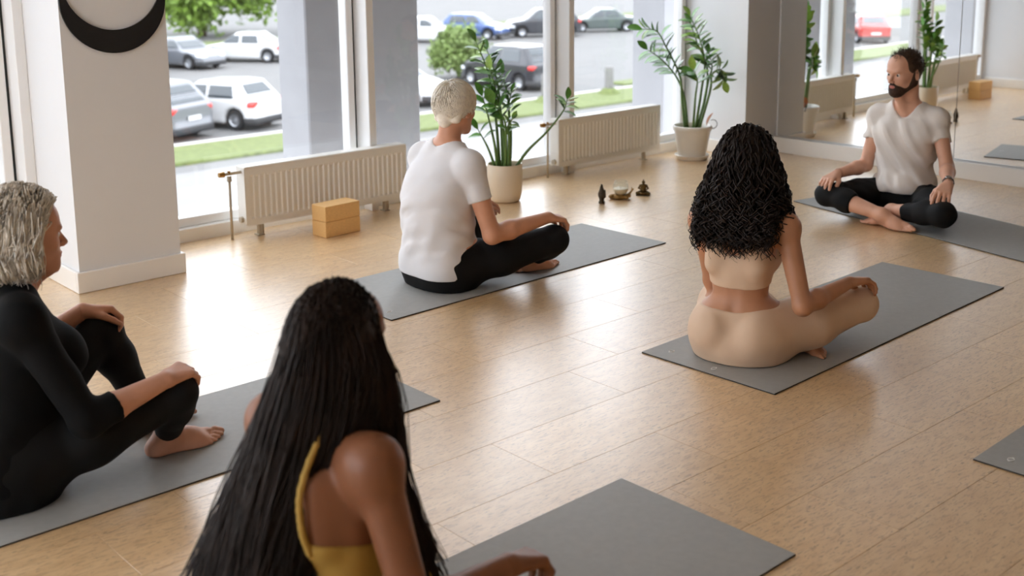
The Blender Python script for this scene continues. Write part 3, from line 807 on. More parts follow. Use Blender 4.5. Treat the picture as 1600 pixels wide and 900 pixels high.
def buddha():
    t = thing('seated_figurine', (5.437, 4.892, .0005), math.radians(215), 'small bronze cross-legged figurine right of the candle', 'figurine')
    F = Field((-.05, -.055, -.005), (.05, .055, .11), .002); k = .006
    F.prim(dict(t='e', c=(0, 0, .047), r=(.014, .019, .024), k=k)); F.prim(dict(t='e', c=(0, 0, .062), r=(.012, .022, .01), k=k))
    F.prim(dict(t='e', c=(.002, 0, .083), r=(.009, .0085, .011), k=.003)); F.prim(dict(t='c', a=(-.001, 0, .092), b=(-.002, 0, .1), ra=.005, rb=.0015, k=.003))
    F.prim(dict(t='c', a=(0, 0, .06), b=(0, 0, .075), ra=.006, rb=.006, k=.004))
    for s_ in (-1, 1):
        F.prim(dict(t='c', a=(0, s_ * .012, .02), b=(.02, s_ * .036, .014), ra=.013, rb=.010, k=k)); F.prim(dict(t='c', a=(.02, s_ * .036, .013), b=(.028, -s_ * .008, .012), ra=.009, rb=.007, k=k))
        F.prim(dict(t='c', a=(0, s_ * .02, .062), b=(.0, s_ * .03, .042), ra=.006, rb=.005, k=.003)); F.prim(dict(t='c', a=(0, s_ * .03, .042), b=(.02, s_ * .008 + .012 * (s_ < 0), .03), ra=.005, rb=.004, k=.003))
        F.prim(dict(t='e', c=(0, s_ * .0095, .081), r=(.003, .002, .006), k=.002))
    V, Q = F.mesh(); np_mesh('figure', V, Q, M_BRONZE2, t)
    MB().box(-.022, .036, -.044, .044, 0, .006, bev=.002).build('base', M_BRONZE, t)
buddha()
def candle():
    t = thing('candle_bowl', (5.248, 4.91, .0005), math.radians(-41), 'round glass candle on a carved stand between the figurines', 'candle')
    rng = np.random.RandomState(4)
    F = Field((-.09, -.06, -.005), (.09, .06, .09), .0025)
    F.prim(dict(t='e', c=(-.005, 0, .016), r=(.062, .04, .016), k=.01))
    for i in range(26):
        a = rng.rand() * 6.28; q = .5 + .55 * rng.rand(); F.prim(dict(t='e', c=(.06 * math.cos(a) * q - .005, .04 * math.sin(a) * q, .012 + .012 * rng.rand()), r=(.012, .012, .011), k=.006))
    F.prim(dict(t='c', a=(.045, 0, .02), b=(.072, 0, .055), ra=.009, rb=.005, k=.012)); F.prim(dict(t='e', c=(.075, .003, .06), r=(.007, .006, .006), k=.004)); F.prim(dict(t='c', a=(.07, .0, .06), b=(.068, .0, .075), ra=.0035, rb=.002, k=.003))
    F.half((0, 0, -1), -.0005, .003)
    V, Q = F.mesh(); np_mesh('stand', V, Q, M_DRIFT, t)
    pr = [(.0, .026), (.02, .027), (.038, .037), (.047, .055), (.0485, .072), (.046, .09), (.04, .108), (.035, .118)]
    MB().lathe(pr + [(r - .0018, z) for r, z in pr[::-1] if r > .03] + [(.0, .0285)], 36).build('glass_bowl', M_BOWL, t, True)
    w = MB().lathe([(0, .029), (.02, .0295), (.036, .039), (.0448, .055), (.046, .066), (.044, .068), (0, .067)], 32).build('wax', M_WAX, t, True, 50)
    MB().tube([(0, 0, .066), (.001, 0, .074)], .0013, 5).build('wick', M_GASKET, w)
candle()
# ------------------------------------------------------------------ people
A_ = np.array
def rotz(a): c, s = math.cos(a), math.sin(a); return A_([[c, -s, 0], [s, c, 0], [0, 0, 1.]])
def roty(a): c, s = math.cos(a), math.sin(a); return A_([[c, 0, s], [0, 1, 0], [-s, 0, c]])
def rotx(a): c, s = math.cos(a), math.sin(a); return A_([[1, 0, 0], [0, c, -s], [0, s, c]])
def C(a, b, ra, rb=None, k=.02, g='', **kw): return dict(t='c', a=A_(a, float), b=A_(b, float), ra=ra, rb=ra if rb is None else rb, k=k, g=g, **kw)
def E(c, r, k=.02, g='', R=None, **kw): return dict(t='e', c=A_(c, float), r=r, k=k, g=g, R=R, **kw)
def lerp(a, b, t): return A_(a, float) * (1 - t) + A_(b, float) * t

def head_prims(o, M, s, ears=True, male=False):
    """o origin (between the eyes, mid-head), M columns = forward,left,up"""
    W = lambda f, l, u: A_(o) + M @ (A_([f, l, u]) * s)
    Ri = M.T
    P = [E(W(-.012, 0, .035), (.096 * s, .075 * s, .086 * s), .01, 'head', Ri), E(W(.028, 0, -.02), (.062 * s, .059 * s, .083 * s), .03, 'head', Ri),
         E(W(.055, 0, .05), (.036 * s, .052 * s, .05 * s), .03, 'head', Ri),
         C(W(.073, 0, -.092), W(.066, 0, -.088), .017 * s, .02 * s, .025, 'jaw'),
         C(W(.083, -.03, .021), W(.083, .03, .021), .012 * s, .012 * s, .015, 'head'),
         E(W(.072, 0, -.058), (.022 * s, .03 * s, .03 * s), .02, 'jaw', Ri),
         C(W(.086, 0, .012), W(.110, 0, -.028), .0075 * s, .0105 * s, .009, 'head')]
    for q in (-1, 1):
        P += [C(W(-.008, q * .05, -.045), W(.062, q * .016, -.092), .02 * s, .017 * s, .03, 'jaw'),
              E(W(.055, q * .036, -.018), (.026 * s, .024 * s, .022 * s), .02, 'head', Ri),
              E(W(.101, q * .0105, -.033), (.009 * s, .0075 * s, .007 * s), .005, 'head', Ri),
              dict(E(W(.095, q * .031, .003), (.015 * s, .017 * s, .011 * s), .012, 'head', Ri), sub=True),
              E(W(.073, q * .031, .003), (.0145 * s, .0145 * s, .0125 * s), .003, 'head', Ri)]
        if ears:
            Rr = (M @ rotz(q * .35) @ roty(-.2)).T
            P += [E(W(-.012, q * .077, -.004), (.019 * s, .0075 * s, .031 * s), .006, 'ear', Rr), dict(E(W(-.004, q * .087, .0), (.009 * s, .007 * s, .017 * s), .004, 'ear', Rr), sub=True)]
    P += [E(W(.0905, 0, -.0555), (.009 * s, .022 * s, .0048 * s), .004, 'lip', Ri), E(W(.0885, 0, -.0655), (.0095 * s, .019 * s, .0058 * s), .004, 'lip', Ri)]
    return P, W

def hand_prims(w, d, n, side, curl=(.5, .6, .4), spread=.10, thumb=.5, s=1., g='hand'):
    d = unit(d); n = unit(A_(n) - d * (A_(n) @ d)); t = np.cross(n, d) * side
    P = []; w = A_(w, float)
    lens = (.95, 1.05, .98, .78)
    for i, lat in enumerate((.030, .0105, -.010, -.0295)):
        kn = w + s * (d * (.088 - .004 * abs(i - 1)) + t * lat + n * .002)
        P.append(C(w + s * (d * .012 + t * lat * .45), kn, .0155 * s, .0118 * s, .014, g))
        a = spread * (1.3 - i) ; dd = unit(d * math.cos(a) + t * math.sin(a)); p = kn; ang = 0
        for j, (L, r0, r1) in enumerate(((.043, .0103, .0092), (.027, .0092, .0084), (.021, .0084, .0066))):
            ang += curl[j] * (1 + .08 * i); v = dd * math.cos(ang) - n * math.sin(ang); q = p + v * L * lens[i] * s
            P.append(C(p, q, r0 * s * (.94 if i == 3 else 1), r1 * s * (.94 if i == 3 else 1), .003, g)); p = q
    b = w + s * (d * .022 + t * .018 - n * .006)
    m = b + s * .045 * unit(d * .75 + t * .62 - n * (.15 + .2 * thumb)); q = m + s * .034 * unit(d * .9 + t * (.35 - .3 * thumb) - n * (.15 + .4 * thumb)); e = q + s * .026 * unit(d * .95 + t * (.1 - .4 * thumb) - n * (.2 + .5 * thumb))
    P += [C(b, m, .0165 * s, .0125 * s, .014, g), C(m, q, .0118 * s, .0105 * s, .003, g), C(q, e, .0105 * s, .0078 * s, .003, g)]
    return P

def foot_prims(a, d, n, side, s=1., g='foot'):
    """a ankle; d toe direction; n dorsal; side=+1 when the big toe lies on cross(n,d)"""
    a = A_(a, float); d = unit(d); n = unit(A_(n) - d * (A_(n) @ d)); t = np.cross(n, d) * side
    P = [E(a - n * .042 * s - d * .034 * s, (.031 * s,) * 3, .03, g), C(a - n * .005 * s, a + d * .075 * s - n * .035 * s + t * .008 * s, .036 * s, .026 * s, .03, g),
         C(a - n * .048 * s - d * .02 * s, a + d * .10 * s - n * .052 * s - t * .024 * s, .026 * s, .0165 * s, .03, g),
         C(a + d * .07 * s - n * .035 * s + t * .008 * s, a + d * .128 * s - n * .05 * s + t * .026 * s, .025 * s, .0185 * s, .025, g), C(a + d * .07 * s - n * .04 * s - t * .01 * s, a + d * .115 * s - n * .052 * s - t * .012 * s, .022 * s, .016 * s, .025, g)]
    for i, (lat, L, r) in enumerate(((.030, .045, .0122), (.011, .046, .0090), (-.004, .040, .0085), (-.0185, .034, .008), (-.0325, .027, .0075))):
        b = a + s * (d * (.128 - .012 * i * .55) - n * .053 + t * lat * .9)
        m = b + s * (d * L * .6 + n * .006); e = m + s * (d * L * .45 - n * .007)
        P += [C(b, m, r * s * 1.08, r * s, .004, g), C(m, e, r * s * 1.02, r * s * .85, .003, g)]
    return P

def limb_arm(sh, el, wr, q, g):
    m = lerp(el, wr, .3)
    return [E(sh, (.052 * q, .052 * q, .055 * q), .03, 'sh' + g), C(sh, el, .047 * q, .037 * q, .03, 'ua' + g), C(el, m, .0375 * q, .040 * q, .02, 'fa' + g), C(m, wr, .040 * q, .0255 * q, .02, 'fa' + g)]
def limb_leg(hp, kn, an, q, g, thigh=.088):
    m = lerp(kn, an, .32)
    return [C(hp, lerp(hp, kn, .45), thigh * q, thigh * .94 * q, .05, 'th' + g), C(lerp(hp, kn, .45), kn, thigh * .94 * q, .056 * q, .04, 'th' + g), E(kn, (.056 * q,) * 3, .02, 'th' + g),
            C(kn, m, .05 * q, .053 * q, .03, 'ca' + g), C(m, an, .053 * q, .033 * q, .03, 'cb' + g)]

LIMBS = {'R': ('shR', 'uaR', 'faR', 'haR'), 'L': ('shL', 'uaL', 'faL', 'haL'), 'r': ('thR', 'caR', 'cbR', 'ftR'), 'l': ('thL', 'caL', 'cbL', 'ftL')}
LIMB_OF = {g: k for k, v in LIMBS.items() for g in v}
def bounds(P, m):
    pts = []
    for p in P:
        if p['t'] == 'c': pts += [p['a'] - p['ra'], p['a'] + p['ra'], p['b'] - p['rb'], p['b'] + p['rb']]
        elif p['t'] == 'e': pts += [p['c'] - max(p['r']), p['c'] + max(p['r'])]
    pts = A_(pts); return pts.min(0) - m, pts.max(0) + m
def assemble(F, P, off=0., loft_off=None, core_cuts=(), shrink=(), dshrink=.005):
    """torso, neck and head first; then each limb grown on its own and blended only at its root joint"""
    o_ = lambda p: (loft_off if (loft_off is not None and p['t'] == 'loft') else off) - (dshrink if p['g'] in shrink else 0)
    core = [p for p in P if p['g'] not in LIMB_OF]
    for p in core:
        if not p.get('sub'): F.prim(p, o_(p))
    for p in core:
        if p.get('sub') and not off and p['g'] not in shrink: F.prim(p)
    for p in core:
        if p['g'] == 'lip' and not off and p['g'] not in shrink: F.prim(p)
    for (nn, d) in core_cuts: F.half(nn, d, .004)
    for L, gs in LIMBS.items():
        LP = [p for p in P if p['g'] in gs and not p.get('sub')]
        if not LP: continue
        root = LP[0]['c'] if LP[0]['t'] == 'e' else LP[0]['a']
        lo, hi = bounds(LP, .05 + off); r = F.sl(lo, hi)
        if r is None: continue
        S, x, y, z = r
        G = Field.__new__(Field); G.h = F.h; G.ax = [F.ax[i][S[i]] for i in range(3)]; G.lo = A_([q[0] for q in G.ax], np.float32); G.n = A_([len(q) for q in G.ax]); G.D = np.full(G.n, .5, np.float32)
        for p in LP: G.prim(p, o_(p))
        dist = np.sqrt((x - root[0]) ** 2 + (y - root[1]) ** 2 + (z - root[2]) ** 2)
        if L in 'RL': k = np.interp(dist, [.05, .15], [.05, .004])
        else: k = np.interp(dist, [.14, .32], [.06, .008])
        F.D[S] = Field.smin(F.D[S], G.D, k.astype(np.float32))

class Person:
    def __init__(s, loc, ang, label, lo, hi, h):
        s.root = thing('person', (loc[0], loc[1], .0075), math.radians(ang), label, 'person')
        s.lo, s.hi, s.h = lo, hi, h; s.P = []
    def body(s, skin, paint=(), fine=.0039, hf=.0035):
        HG = ('head', 'jaw', 'ear', 'lip')
        F = Field(s.lo, s.hi, .0063)
        assemble(F, [p for p in s.P if p['g'][:2] not in ('ha', 'ft') and p['g'] not in ('ear', 'lip')], shrink=HG)
        F.half((0, 0, -1), 0.0, .012)
        Vs, Qs, n = [], [], 0
        out = [F.mesh()]
        for gs in (HG, ('haR',), ('haL',), ('ftR',), ('ftL',)):
            fp = [p for p in s.P if p['g'] in gs]
            if not fp: continue
            lo, hi = bounds(fp, .006 if gs == HG else .012); lo[2] = max(lo[2], -.01)
            G = Field(lo, hi, hf if gs == HG else fine); assemble(G, s.P); G.half((0, 0, -1), 0.0, .008); out.append(G.mesh())
        for V, Q in out: Vs.append(V); Qs.append(Q + n); n += len(V)
        V, Q = np.concatenate(Vs), np.concatenate(Qs)
        o = np_mesh('body', V, Q, [skin] + [m for _, _, m in paint], s.root)
        if paint:
            cen = V[Q].mean(1); mi = np.zeros(len(Q), np.int32)
            for i, (c, r, m) in enumerate(paint):
                mi[(((cen - A_(c)) / A_(r)) ** 2).sum(1) < 1] = i + 1
            o.data.polygons.foreach_set('material_index', mi)
        return o
    def cloth(s, name, groups, m, off, cuts=(), core_cuts=(), extra=(), subs=(), fold=0., seed=0, fdir=None, loft_off=None, k_cut=.004, foldz=None, zfloor=.001, h=.0056):
        F = Field(s.lo, s.hi, h)
        P = []
        for p in s.P:
            if p['g'] not in groups or p.get('sub'): continue
            c = groups[p['g']]; pp = dict(p)
            if c is not None and p['t'] == 'c':
                pp.update(b=lerp(p['a'], p['b'], c), rb=p['ra'] + (p['rb'] - p['ra']) * c, cut=True)
            P.append(pp)
        P += [dict(p) for p in extra]
        assemble(F, P, off, loft_off, core_cuts)
        if fold:
            rng = np.random.RandomState(seed); x, y, z = F.ax[0][:, None, None], F.ax[1][None, :, None], F.ax[2][None, None, :]
            n = np.zeros_like(F.D)
            for i in range(5):
                v = rng.randn(3); v /= np.linalg.norm(v)
                if fdir is not None: v = unit(A_(fdir) + .55 * v)
                fr = 45 * (1 + .5 * rng.rand()) * (1 if i < 3 else 1.7)
                w = rng.randn(3) * 9
                n += np.sin(fr * (v[0] * x + v[1] * y + v[2] * z) + 1.6 * np.sin(w[0] * x + w[1] * y + rng.rand() * 6) + 1.4 * np.sin(w[2] * z + w[1] * x + rng.rand() * 6)).astype(np.float32) / (1 if i < 3 else 2)
            n = np.clip(n * .5, -1, 1)
            if foldz is not None: n = n * np.interp(F.ax[2], foldz[0], foldz[1]).astype(np.float32)[None, None, :]
            F.D += (fold * n).astype(np.float32)
        for (nn, d) in cuts: F.half(nn, d, k_cut)
        for p in subs: F.prim(dict(p, sub=True))
        F.half((0, 0, -1), zfloor, .008)
        V, Q = F.mesh()
        return np_mesh(name, V, Q, m, s.root)
    def solid(s, name, prims, m, subs=(), cuts=(), h=None, parent=None, zfloor=None):
        c = A_([q for p in prims for q in ((p['a'], p['b']) if p['t'] == 'c' else (p['c'],))] if all(p['t'] != 'loft' for p in prims) else [s.lo, s.hi])
        r = max([max(p['ra'], p['rb']) if p['t'] == 'c' else (max(p['r']) if p['t'] == 'e' else 0) for p in prims]) + .02
        F = Field(np.maximum(c.min(0) - r, A_(s.lo) - 1), c.max(0) + r, h or s.h)
        for p in prims: F.prim(p)
        for p in subs: F.prim(dict(p, sub=True))
        for (nn, d) in cuts: F.half(nn, d, .004)
        if zfloor is not None: F.half((0, 0, -1), zfloor, .008)
        V, Q = F.mesh()
        return np_mesh(name, V, Q, m, parent or s.root)
    def eyes(s, W, M, sc, iris):
        for q in (-1, 1):
            me = MB().lathe([(0, .0128), (.004, .0124), (.0065, .0112), (.009, .0092), (.0118, .005), (.0128, 0), (.011, -.007), (0, -.0128)], 16).build('eye', M_SCL, s.root, True)
            me.data.materials.append(iris)
            for f in me.data.polygons:
                if f.center.z > .0105: f.material_index = 1
            c = W(.0745, q * .031, .003); X = M @ A_([0, 0, 1.]); Y = M @ A_([0, 1., 0]); Z = M @ A_([1., 0, 0])
            me.matrix_local = Matrix(((X[0] * sc, Y[0] * sc, Z[0] * sc, c[0]), (X[1] * sc, Y[1] * sc, Z[1] * sc, c[1]), (X[2] * sc, Y[2] * sc, Z[2] * sc, c[2]), (0, 0, 0, 1)))

def scalp(n, rng, M, o, s, keep, off=.0):
    """random roots on the skull; returns points, normals, local unit dirs"""
    u = rng.randn(n * 6, 3); u /= np.linalg.norm(u, axis=1)[:, None]
    u = u[keep(u[:, 0], u[:, 1], u[:, 2])][:n]
    loc = u * A_([.096, .075, .086]) * s + u * off + A_([-.012, 0, .035]) * s
    return A_(o) + loc @ M.T, u @ M.T, u

def skull_path(u, tl, L, M, o, s, K=8, lift=(.006, .014)):
    """strands that follow the skull from direction u along tangent tl by angle L"""
    t = np.linspace(0, 1, K)[None, :, None]; a = L[:, None, None] * t
    d = u[:, None, :] * np.cos(a) + tl[:, None, :] * np.sin(a)
    lf = lift[0] + (lift[1] - lift[0]) * np.sin(np.pi * np.clip(t * .9 + .05, 0, 1))
    loc = d * (A_([.096, .075, .086]) * s) + d * lf + A_([-.012, 0, .035]) * s
    return A_(o) + loc @ M.T

M_SCL = mat('eye_white', srgb(225, 215, 208), .15)
M_IRIS = mat('iris_dark', srgb(50, 40, 34), .1)
def skin(name, r, g, b): return mat(name, srgb(r, g, b), .45, var=.06, vscale=14, bump=.08, bscale=350, spec=.4)
M_SKB, M_SKA, M_SKE, M_SKC, M_SKD = skin('skin_fair', 206, 150, 120), skin('skin_olive', 184, 132, 100), skin('skin_light', 212, 162, 136), skin('skin_mature', 204, 152, 128), skin('skin_tan', 132, 85, 58)
M_LIP = mat('lips', srgb(186, 110, 98), .4, var=.05)
M_TEEW = mat('white_cotton', srgb(226, 226, 230), .85, var=.02, vscale=12, bump=.12, bscale=500, sheen=.1)
M_TEEG = mat('offwhite_cotton', srgb(226, 220, 214), .85, var=.02, vscale=12, bump=.12, bscale=500, sheen=.1)
M_BLACK = mat('black_jersey', srgb(10, 11, 12), .75, var=.1, vscale=10, bump=.1, bscale=500, spec=.25)
M_BLACKT = mat('black_ribbed_top', srgb(8, 9, 10), .85, var=.1, vscale=10, bump=.1, bscale=500, spec=.2)
M_BEIGE = mat('beige_jersey', srgb(214, 184, 156), .7, var=.03, vscale=12, bump=.1, bscale=500, sheen=.1)
M_MUST = mat('mustard_rib', srgb(176, 142, 66), .75, var=.05, vscale=20, bump=.1, bscale=400)
M_HBLK = mat('hair_black', srgb(34, 25, 21), .5, var=.3, vscale=25, spec=.3)
M_HDRK = mat('hair_dark_brown', srgb(36, 25, 20), .55, var=.35, vscale=18, spec=.25)
M_HGRY = mat('hair_grey', srgb(222, 216, 206), .45, var=.25, vscale=30, spec=.4)
M_HWHT = mat('hair_platinum', srgb(244, 236, 222), .4, var=.12, vscale=40, spec=.4)
M_HBRN = mat('hair_brown', srgb(70, 54, 42), .5, var=.3, vscale=60, spec=.3)
M_BEARD = mat('beard_brown', srgb(62, 44, 33), .65, var=.35, vscale=90, bump=.6, bscale=500, spec=.2)

def hm(yaw, pitch=0, roll=0): return rotz(math.radians(yaw)) @ roty(math.radians(pitch)) @ rotx(math.radians(roll))

# --- woman in white shirt ------------------------------------------------------
def woman_white():
    p = Person((3.38, 4.22), 0, 'short-haired woman in white shirt and black leggings sitting by the beige pot', (-.36, -.46, -.02), (.66, .46, 1.0), .0042)
    ho, M, hs = (.01, 0, .812), hm(14, 4), 1.04
    hp, W = head_prims(ho, M, hs)
    T = dict(t='loft', g='torso', k=.02, keys=[(0, -.10, 0, .13, .185), (.08, -.095, 0, .15, .19), (.16, -.10, 0, .146, .182), (.28, -.108, 0, .142, .170), (.40, -.108, 0, .142, .172), (.49, -.095, 0, .13, .178), (.56, -.075, 0, .10, .165), (.61, -.055, 0, .07, .115), (.65, -.04, 0, .05, .06)])
    S = {}
    shR, elR, wrR = (-.05, -.172, .575), (.0, -.262, .262), (.315, -.30, .300)
    shL, elL, wrL = (-.05, .172, .575), (.05, .262, .27), (.355, .27, .265)
    kR, kL, aR, aL = (.35, -.305, .188), (.36, .315, .15), (.365, -.145, .062), (.25, .05, .062)
    p.P = hp + [T, C((-.045, 0, .62), W(-.03, 0, -.06), .056, .052, .03, 'neck')]
    for q, sh in ((-1, shR), (1, shL)):
        p.P += [C((-.05, q * .05, .63), sh, .045, .045, .05, 'torso'), E((.03, q * .075, .42), (.07, .075, .075), .04, 'torso'), E((-.145, q * .085, .10), (.09, .09, .095), .04, 'torso')]
    p.P += limb_arm(A_(shR), A_(elR), A_(wrR), 1.08, 'R') + limb_arm(A_(shL), A_(elL), A_(wrL), 1.08, 'L')
    p.P += hand_prims(wrR, (.9, -.03, -.22), (.2, -.15, 1), 1, (.55, .55, .4), s=1.0, g='haR') + hand_prims(wrL, (.9, .2, -.1), (.1, .1, 1), -1, (.4, .55, .4), g='haL')
    p.P += limb_leg(A_((-.08, -.1, .095)), A_(kR), A_(aR), 1.06, 'R') + limb_leg(A_((-.08, .1, .095)), A_(kL), A_(aL), 1.04, 'L')
    p.P += foot_prims(aR, (1, -.16, -.1), (-.05, -.35, 1), 1, g='ftR') + foot_prims(aL, (.5, -1, -.05), (0, .5, 1), -1, g='ftL')
    p.body(M_SKB, [(W(.09, 0, -.06), (.014, .024, .012), M_LIP)])
    p.cloth('leggings', {'torso': None, 'thR': None, 'caR': None, 'cbR': None, 'thL': None, 'caL': None, 'cbL': None}, M_BLACK, .005, core_cuts=[((-.15, 0, 1), .20)], subs=[E(aR, (.05, .05, .05), .006)], fold=.0012, seed=3)
    # shirt: torso and sleeves
    p.cloth('t_shirt', {'torso': None, 'shR': None, 'shL': None, 'uaR': .50, 'uaL': .50}, M_TEEW, .010, loft_off=.011, cuts=[((.55, 0, -1), -.15), ((0, 0, -1), -.06)], subs=[C((-.04, 0, .62), W(-.03, 0, -.02), .066, .075, .01)], fold=.0060, seed=5, fdir=(.1, .35, 1.), foldz=([0, .12, .2, .36, .46, .6], [.0, .15, 1, .9, .35, .2]))
    # cropped hair
    rng = np.random.RandomState(2)
    p.solid('hair_cap', [E(W(-.014, 0, .037), (.100 * hs, .079 * hs, .089 * hs), .01, R=M.T), C(W(-.07, 0, .0), W(-.074, 0, -.045), .046, .034, .03), C(W(-.045, .05, .01), W(-.055, .048, -.035), .03, .022, .02), C(W(-.045, -.05, .01), W(-.055, -.048, -.035), .03, .022, .02)], M_HWHT,
            subs=[E(W(.085, 0, -.03), (.075, .12, .075), .012, R=M.T), E(W(.0, .09, -.02), (.036, .03, .045), .008, R=M.T), E(W(.0, -.09, -.02), (.036, .03, .045), .008, R=M.T)], h=.003)
    R0, Nn, u = scalp(1500, rng, M, ho, hs, lambda f, l, z: (z > -.75) & ~((f > .45) & (z < .45)) & ~((z < -.15) & (f > -.1)), .008)
    crown = A_([-.35, 0, .94]); tl = u - (u @ crown)[:, None] * crown[None]; tl /= np.linalg.norm(tl, axis=1)[:, None] + 1e-6
    tl = tl + rng.randn(*tl.shape) * .18 + A_([0, 0, -.15]); tl -= u * (tl * u).sum(1)[:, None]; tl /= np.linalg.norm(tl, axis=1)[:, None]
    ctrl = skull_path(u, tl, .5 + .45 * rng.rand(len(u)), M, ho, hs, 8, (.009, .019))
    V, Q = strands(ctrl, .0021, .0008); np_mesh('hair', V, Q, M_HWHT, p.root)
    return p
# --- curly-haired woman ----------------------------------------------------------
def woman_curly():
    p = Person((3.56, 2.68), 20, 'curly dark-haired woman in beige bra top and leggings seen from behind', (-.30, -.60, -.02), (.62, .56, .92), .004)
    ho, M, hs = (.045, .015, .735), hm(0, 4), 1.0
    hp, W = head_prims(ho, M, hs)
    T = dict(t='loft', g='torso', k=.02, keys=[(0, -.035, 0, .14, .165), (.05, -.04, 0, .15, .168), (.11, -.035, 0, .128, .158), (.17, -.02, .004, .10, .13), (.235, -.01, .01, .082, .104), (.30, -.008, .012, .086, .113), (.38, -.005, .012, .096, .128), (.46, -.005, .012, .092, .138), (.515, -.01, .012, .072, .13), (.55, -.01, .01, .05, .08)], exp=2.2)
    shR, elR, wrR = (-.01, -.158, .515), (-.065, -.245, .235), (.195, -.355, .272)
    shL, elL, wrL = (-.01, .168, .51), (.085, .155, .245), (.30, .19, .245)
    kR, kL, aR, aL = (.315, -.375, .155), (.45, .19, .14), (.40, -.13, .058), (.165, -.17, .056)
    p.P = hp + [T, C((-.01, .01, .53), W(-.035, 0, -.06), .048, .045, .03, 'neck')]
    for q, sh in ((-1, shR), (1, shL)):
        p.P += [C((-.01, .01 + q * .045, .545), sh, .036, .038, .05, 'torso'), E((.075, .01 + q * .065, .37), (.055, .062, .06), .04, 'bust'), E((-.092, q * .080, .088), (.096, .082, .09), .018, 'hips'), C((-.075, .012 + q * .055, .47), (-.075, .012 + q * .085, .36), .03, .025, .04, 'torso'),
                dict(C((-.118, .01, .20), (-.108, .012, .40), .012, .012, .03, 'torso'), sub=True) if q < 0 else E((-.03, 0, .09), (.09, .06, .08), .04, 'hips')]
    p.P += limb_arm(A_(shR), A_(elR), A_(wrR), .92, 'R') + limb_arm(A_(shL), A_(elL), A_(wrL), .92, 'L')
    p.P += hand_prims(wrR, (.8, -.42, -.05), (.2, .1, 1), 1, (.45, .5, .35), s=.97, g='haR') + hand_prims(wrL, (.9, .2, -.2), (.2, .1, 1), -1, g='haL')
    p.P += limb_leg(A_((-.03, -.1, .095)), A_(kR), A_(aR), 1.08, 'R', .096) + limb_leg(A_((-.03, .1, .095)), A_(kL), A_(aL), 1.04, 'L', .092)
    p.P += foot_prims(aR, (.3, .9, -.05), (.2, -.1, 1), 1, g='ftR') + foot_prims(aL, (-.5, -.8, -.03), (.0, .1, 1), -1, g='ftL')
    p.body(M_SKA)
    p.cloth('leggings', {'torso': None, 'hips': None, 'thR': None, 'caR': None, 'cbR': None, 'thL': None, 'caL': None, 'cbL': None}, M_BEIGE, .005, core_cuts=[((.30, .06, 1), .155)], subs=[C((-.30, -.005, .02), (-.22, -.005, .15), .022, .012, .06)], fold=.0012, seed=8)
    p.cloth('bra_top', {'torso': None, 'bust': None}, M_BEIGE, .006, cuts=[((.12, .0, -1), -.285), ((0, 0, 1), .50), ((0, 1, 0), .137), ((0, -1, 0), .126)],
            subs=[E((-.12, .012, .52), (.16, .066, .115), .012), E((.12, .012, .50), (.1, .075, .10), .012), E((.0, .16, .47), (.1, .045, .085), .012), E((.0, -.14, .47), (.1, .045, .085), .012)], fold=.001, seed=2)
    for q in (-1, 1):
        x = .012 + q * .078
        pts = [(-.088, x - q * .008, .44), (-.082, x - q * .008, .49), (-.055, x - q * .004, .535), (-.015, x, .556), (.03, x, .54), (.065, x, .49), (.085, x, .43)]
        P3 = catmull(A_([pts]), 22)[0]
        p.solid('strap', [E(lerp(P3[i], P3[i], 0), (.008, .021, .012), .01) for i in range(22)], M_BEIGE, h=.0035)
    # curls
    rng = np.random.RandomState(5)
    N = 640
    R0, Nn, u = scalp(N, rng, M, ho, hs, lambda f, l, z: ((f < .35) | (z > .55)) & (z > -.45), .0)
    N = len(R0); az = np.arctan2(u[:, 1], u[:, 0]); az = np.where(np.abs(az) < 1.15, np.sign(az + 1e-3) * (1.15 + .5 * rng.rand(N)), az)
    rr = .55 + .45 * rng.rand(N)
    zend = .42 + .10 * np.abs(np.sin(az)) * rng.rand(N) + .07 * (rng.rand(N) - .3)
    endf = ho[0] - .045 + np.cos(az) * .135 * rr; endl = ho[1] - .005 + np.sin(az) * .198 * rr
    endf = np.where(np.abs(endl - .012) < .15, np.minimum(endf, -.115 - .03 * rng.rand(N)), endf)
    mid1 = R0 + Nn * (.022 + .02 * rng.rand(N))[:, None] + A_([0, 0, -.015])
    mzf = ho[0] - .025 + np.cos(az) * .145 * (.75 + .25 * rr); mzl = ho[1] + np.sin(az) * .140 * (.75 + .25 * rr)
    mid2 = np.stack([mzf, mzl, .655 + .06 * (rng.rand(N) - .5) + .04 * np.clip(u[:, 2], 0, 1)], 1)
    mid3 = np.stack([endf * .55 + mzf * .45 - .01, endl * .6 + mzl * .4 * 1.12, (zend + .655) / 2], 1)
    end = np.stack([endf, endl, zend], 1)
    K = 58
    base = catmull(np.stack([R0, mid1, mid2, mid3, end], 1), K)
    t = np.linspace(0, 1, K)[None, :]
    ph = rng.rand(N, 1) * 6.28; turns = (4.5 + 2.5 * rng.rand(N, 1)) * np.sign(rng.rand(N, 1) - .5); rad = (.010 + .009 * rng.rand(N, 1)) * np.clip((t - .12) * 2.2, 0, 1)
    Tn = np.gradient(base, axis=1); Tn /= np.linalg.norm(Tn, axis=2, keepdims=True) + 1e-9
    X = np.cross(Tn, A_([.3, .8, .2])); X /= np.linalg.norm(X, axis=2, keepdims=True) + 1e-9; Y = np.cross(Tn, X)
    a = 6.283 * turns * t + ph
    base = base + X * (rad * np.cos(a))[..., None] + Y * (rad * np.sin(a))[..., None]
    V, Q = strands(base, .0044, .0016, 3); np_mesh('hair', V, Q, M_HBLK, p.root)
    # loose fine strands around the curls
    n2 = 120; i2 = rng.randint(0, N, n2); jit = base[i2] + np.cumsum(rng.randn(n2, K, 3) * .0012, axis=1) + (rng.randn(n2, 1, 3) * .010) * t[..., None]
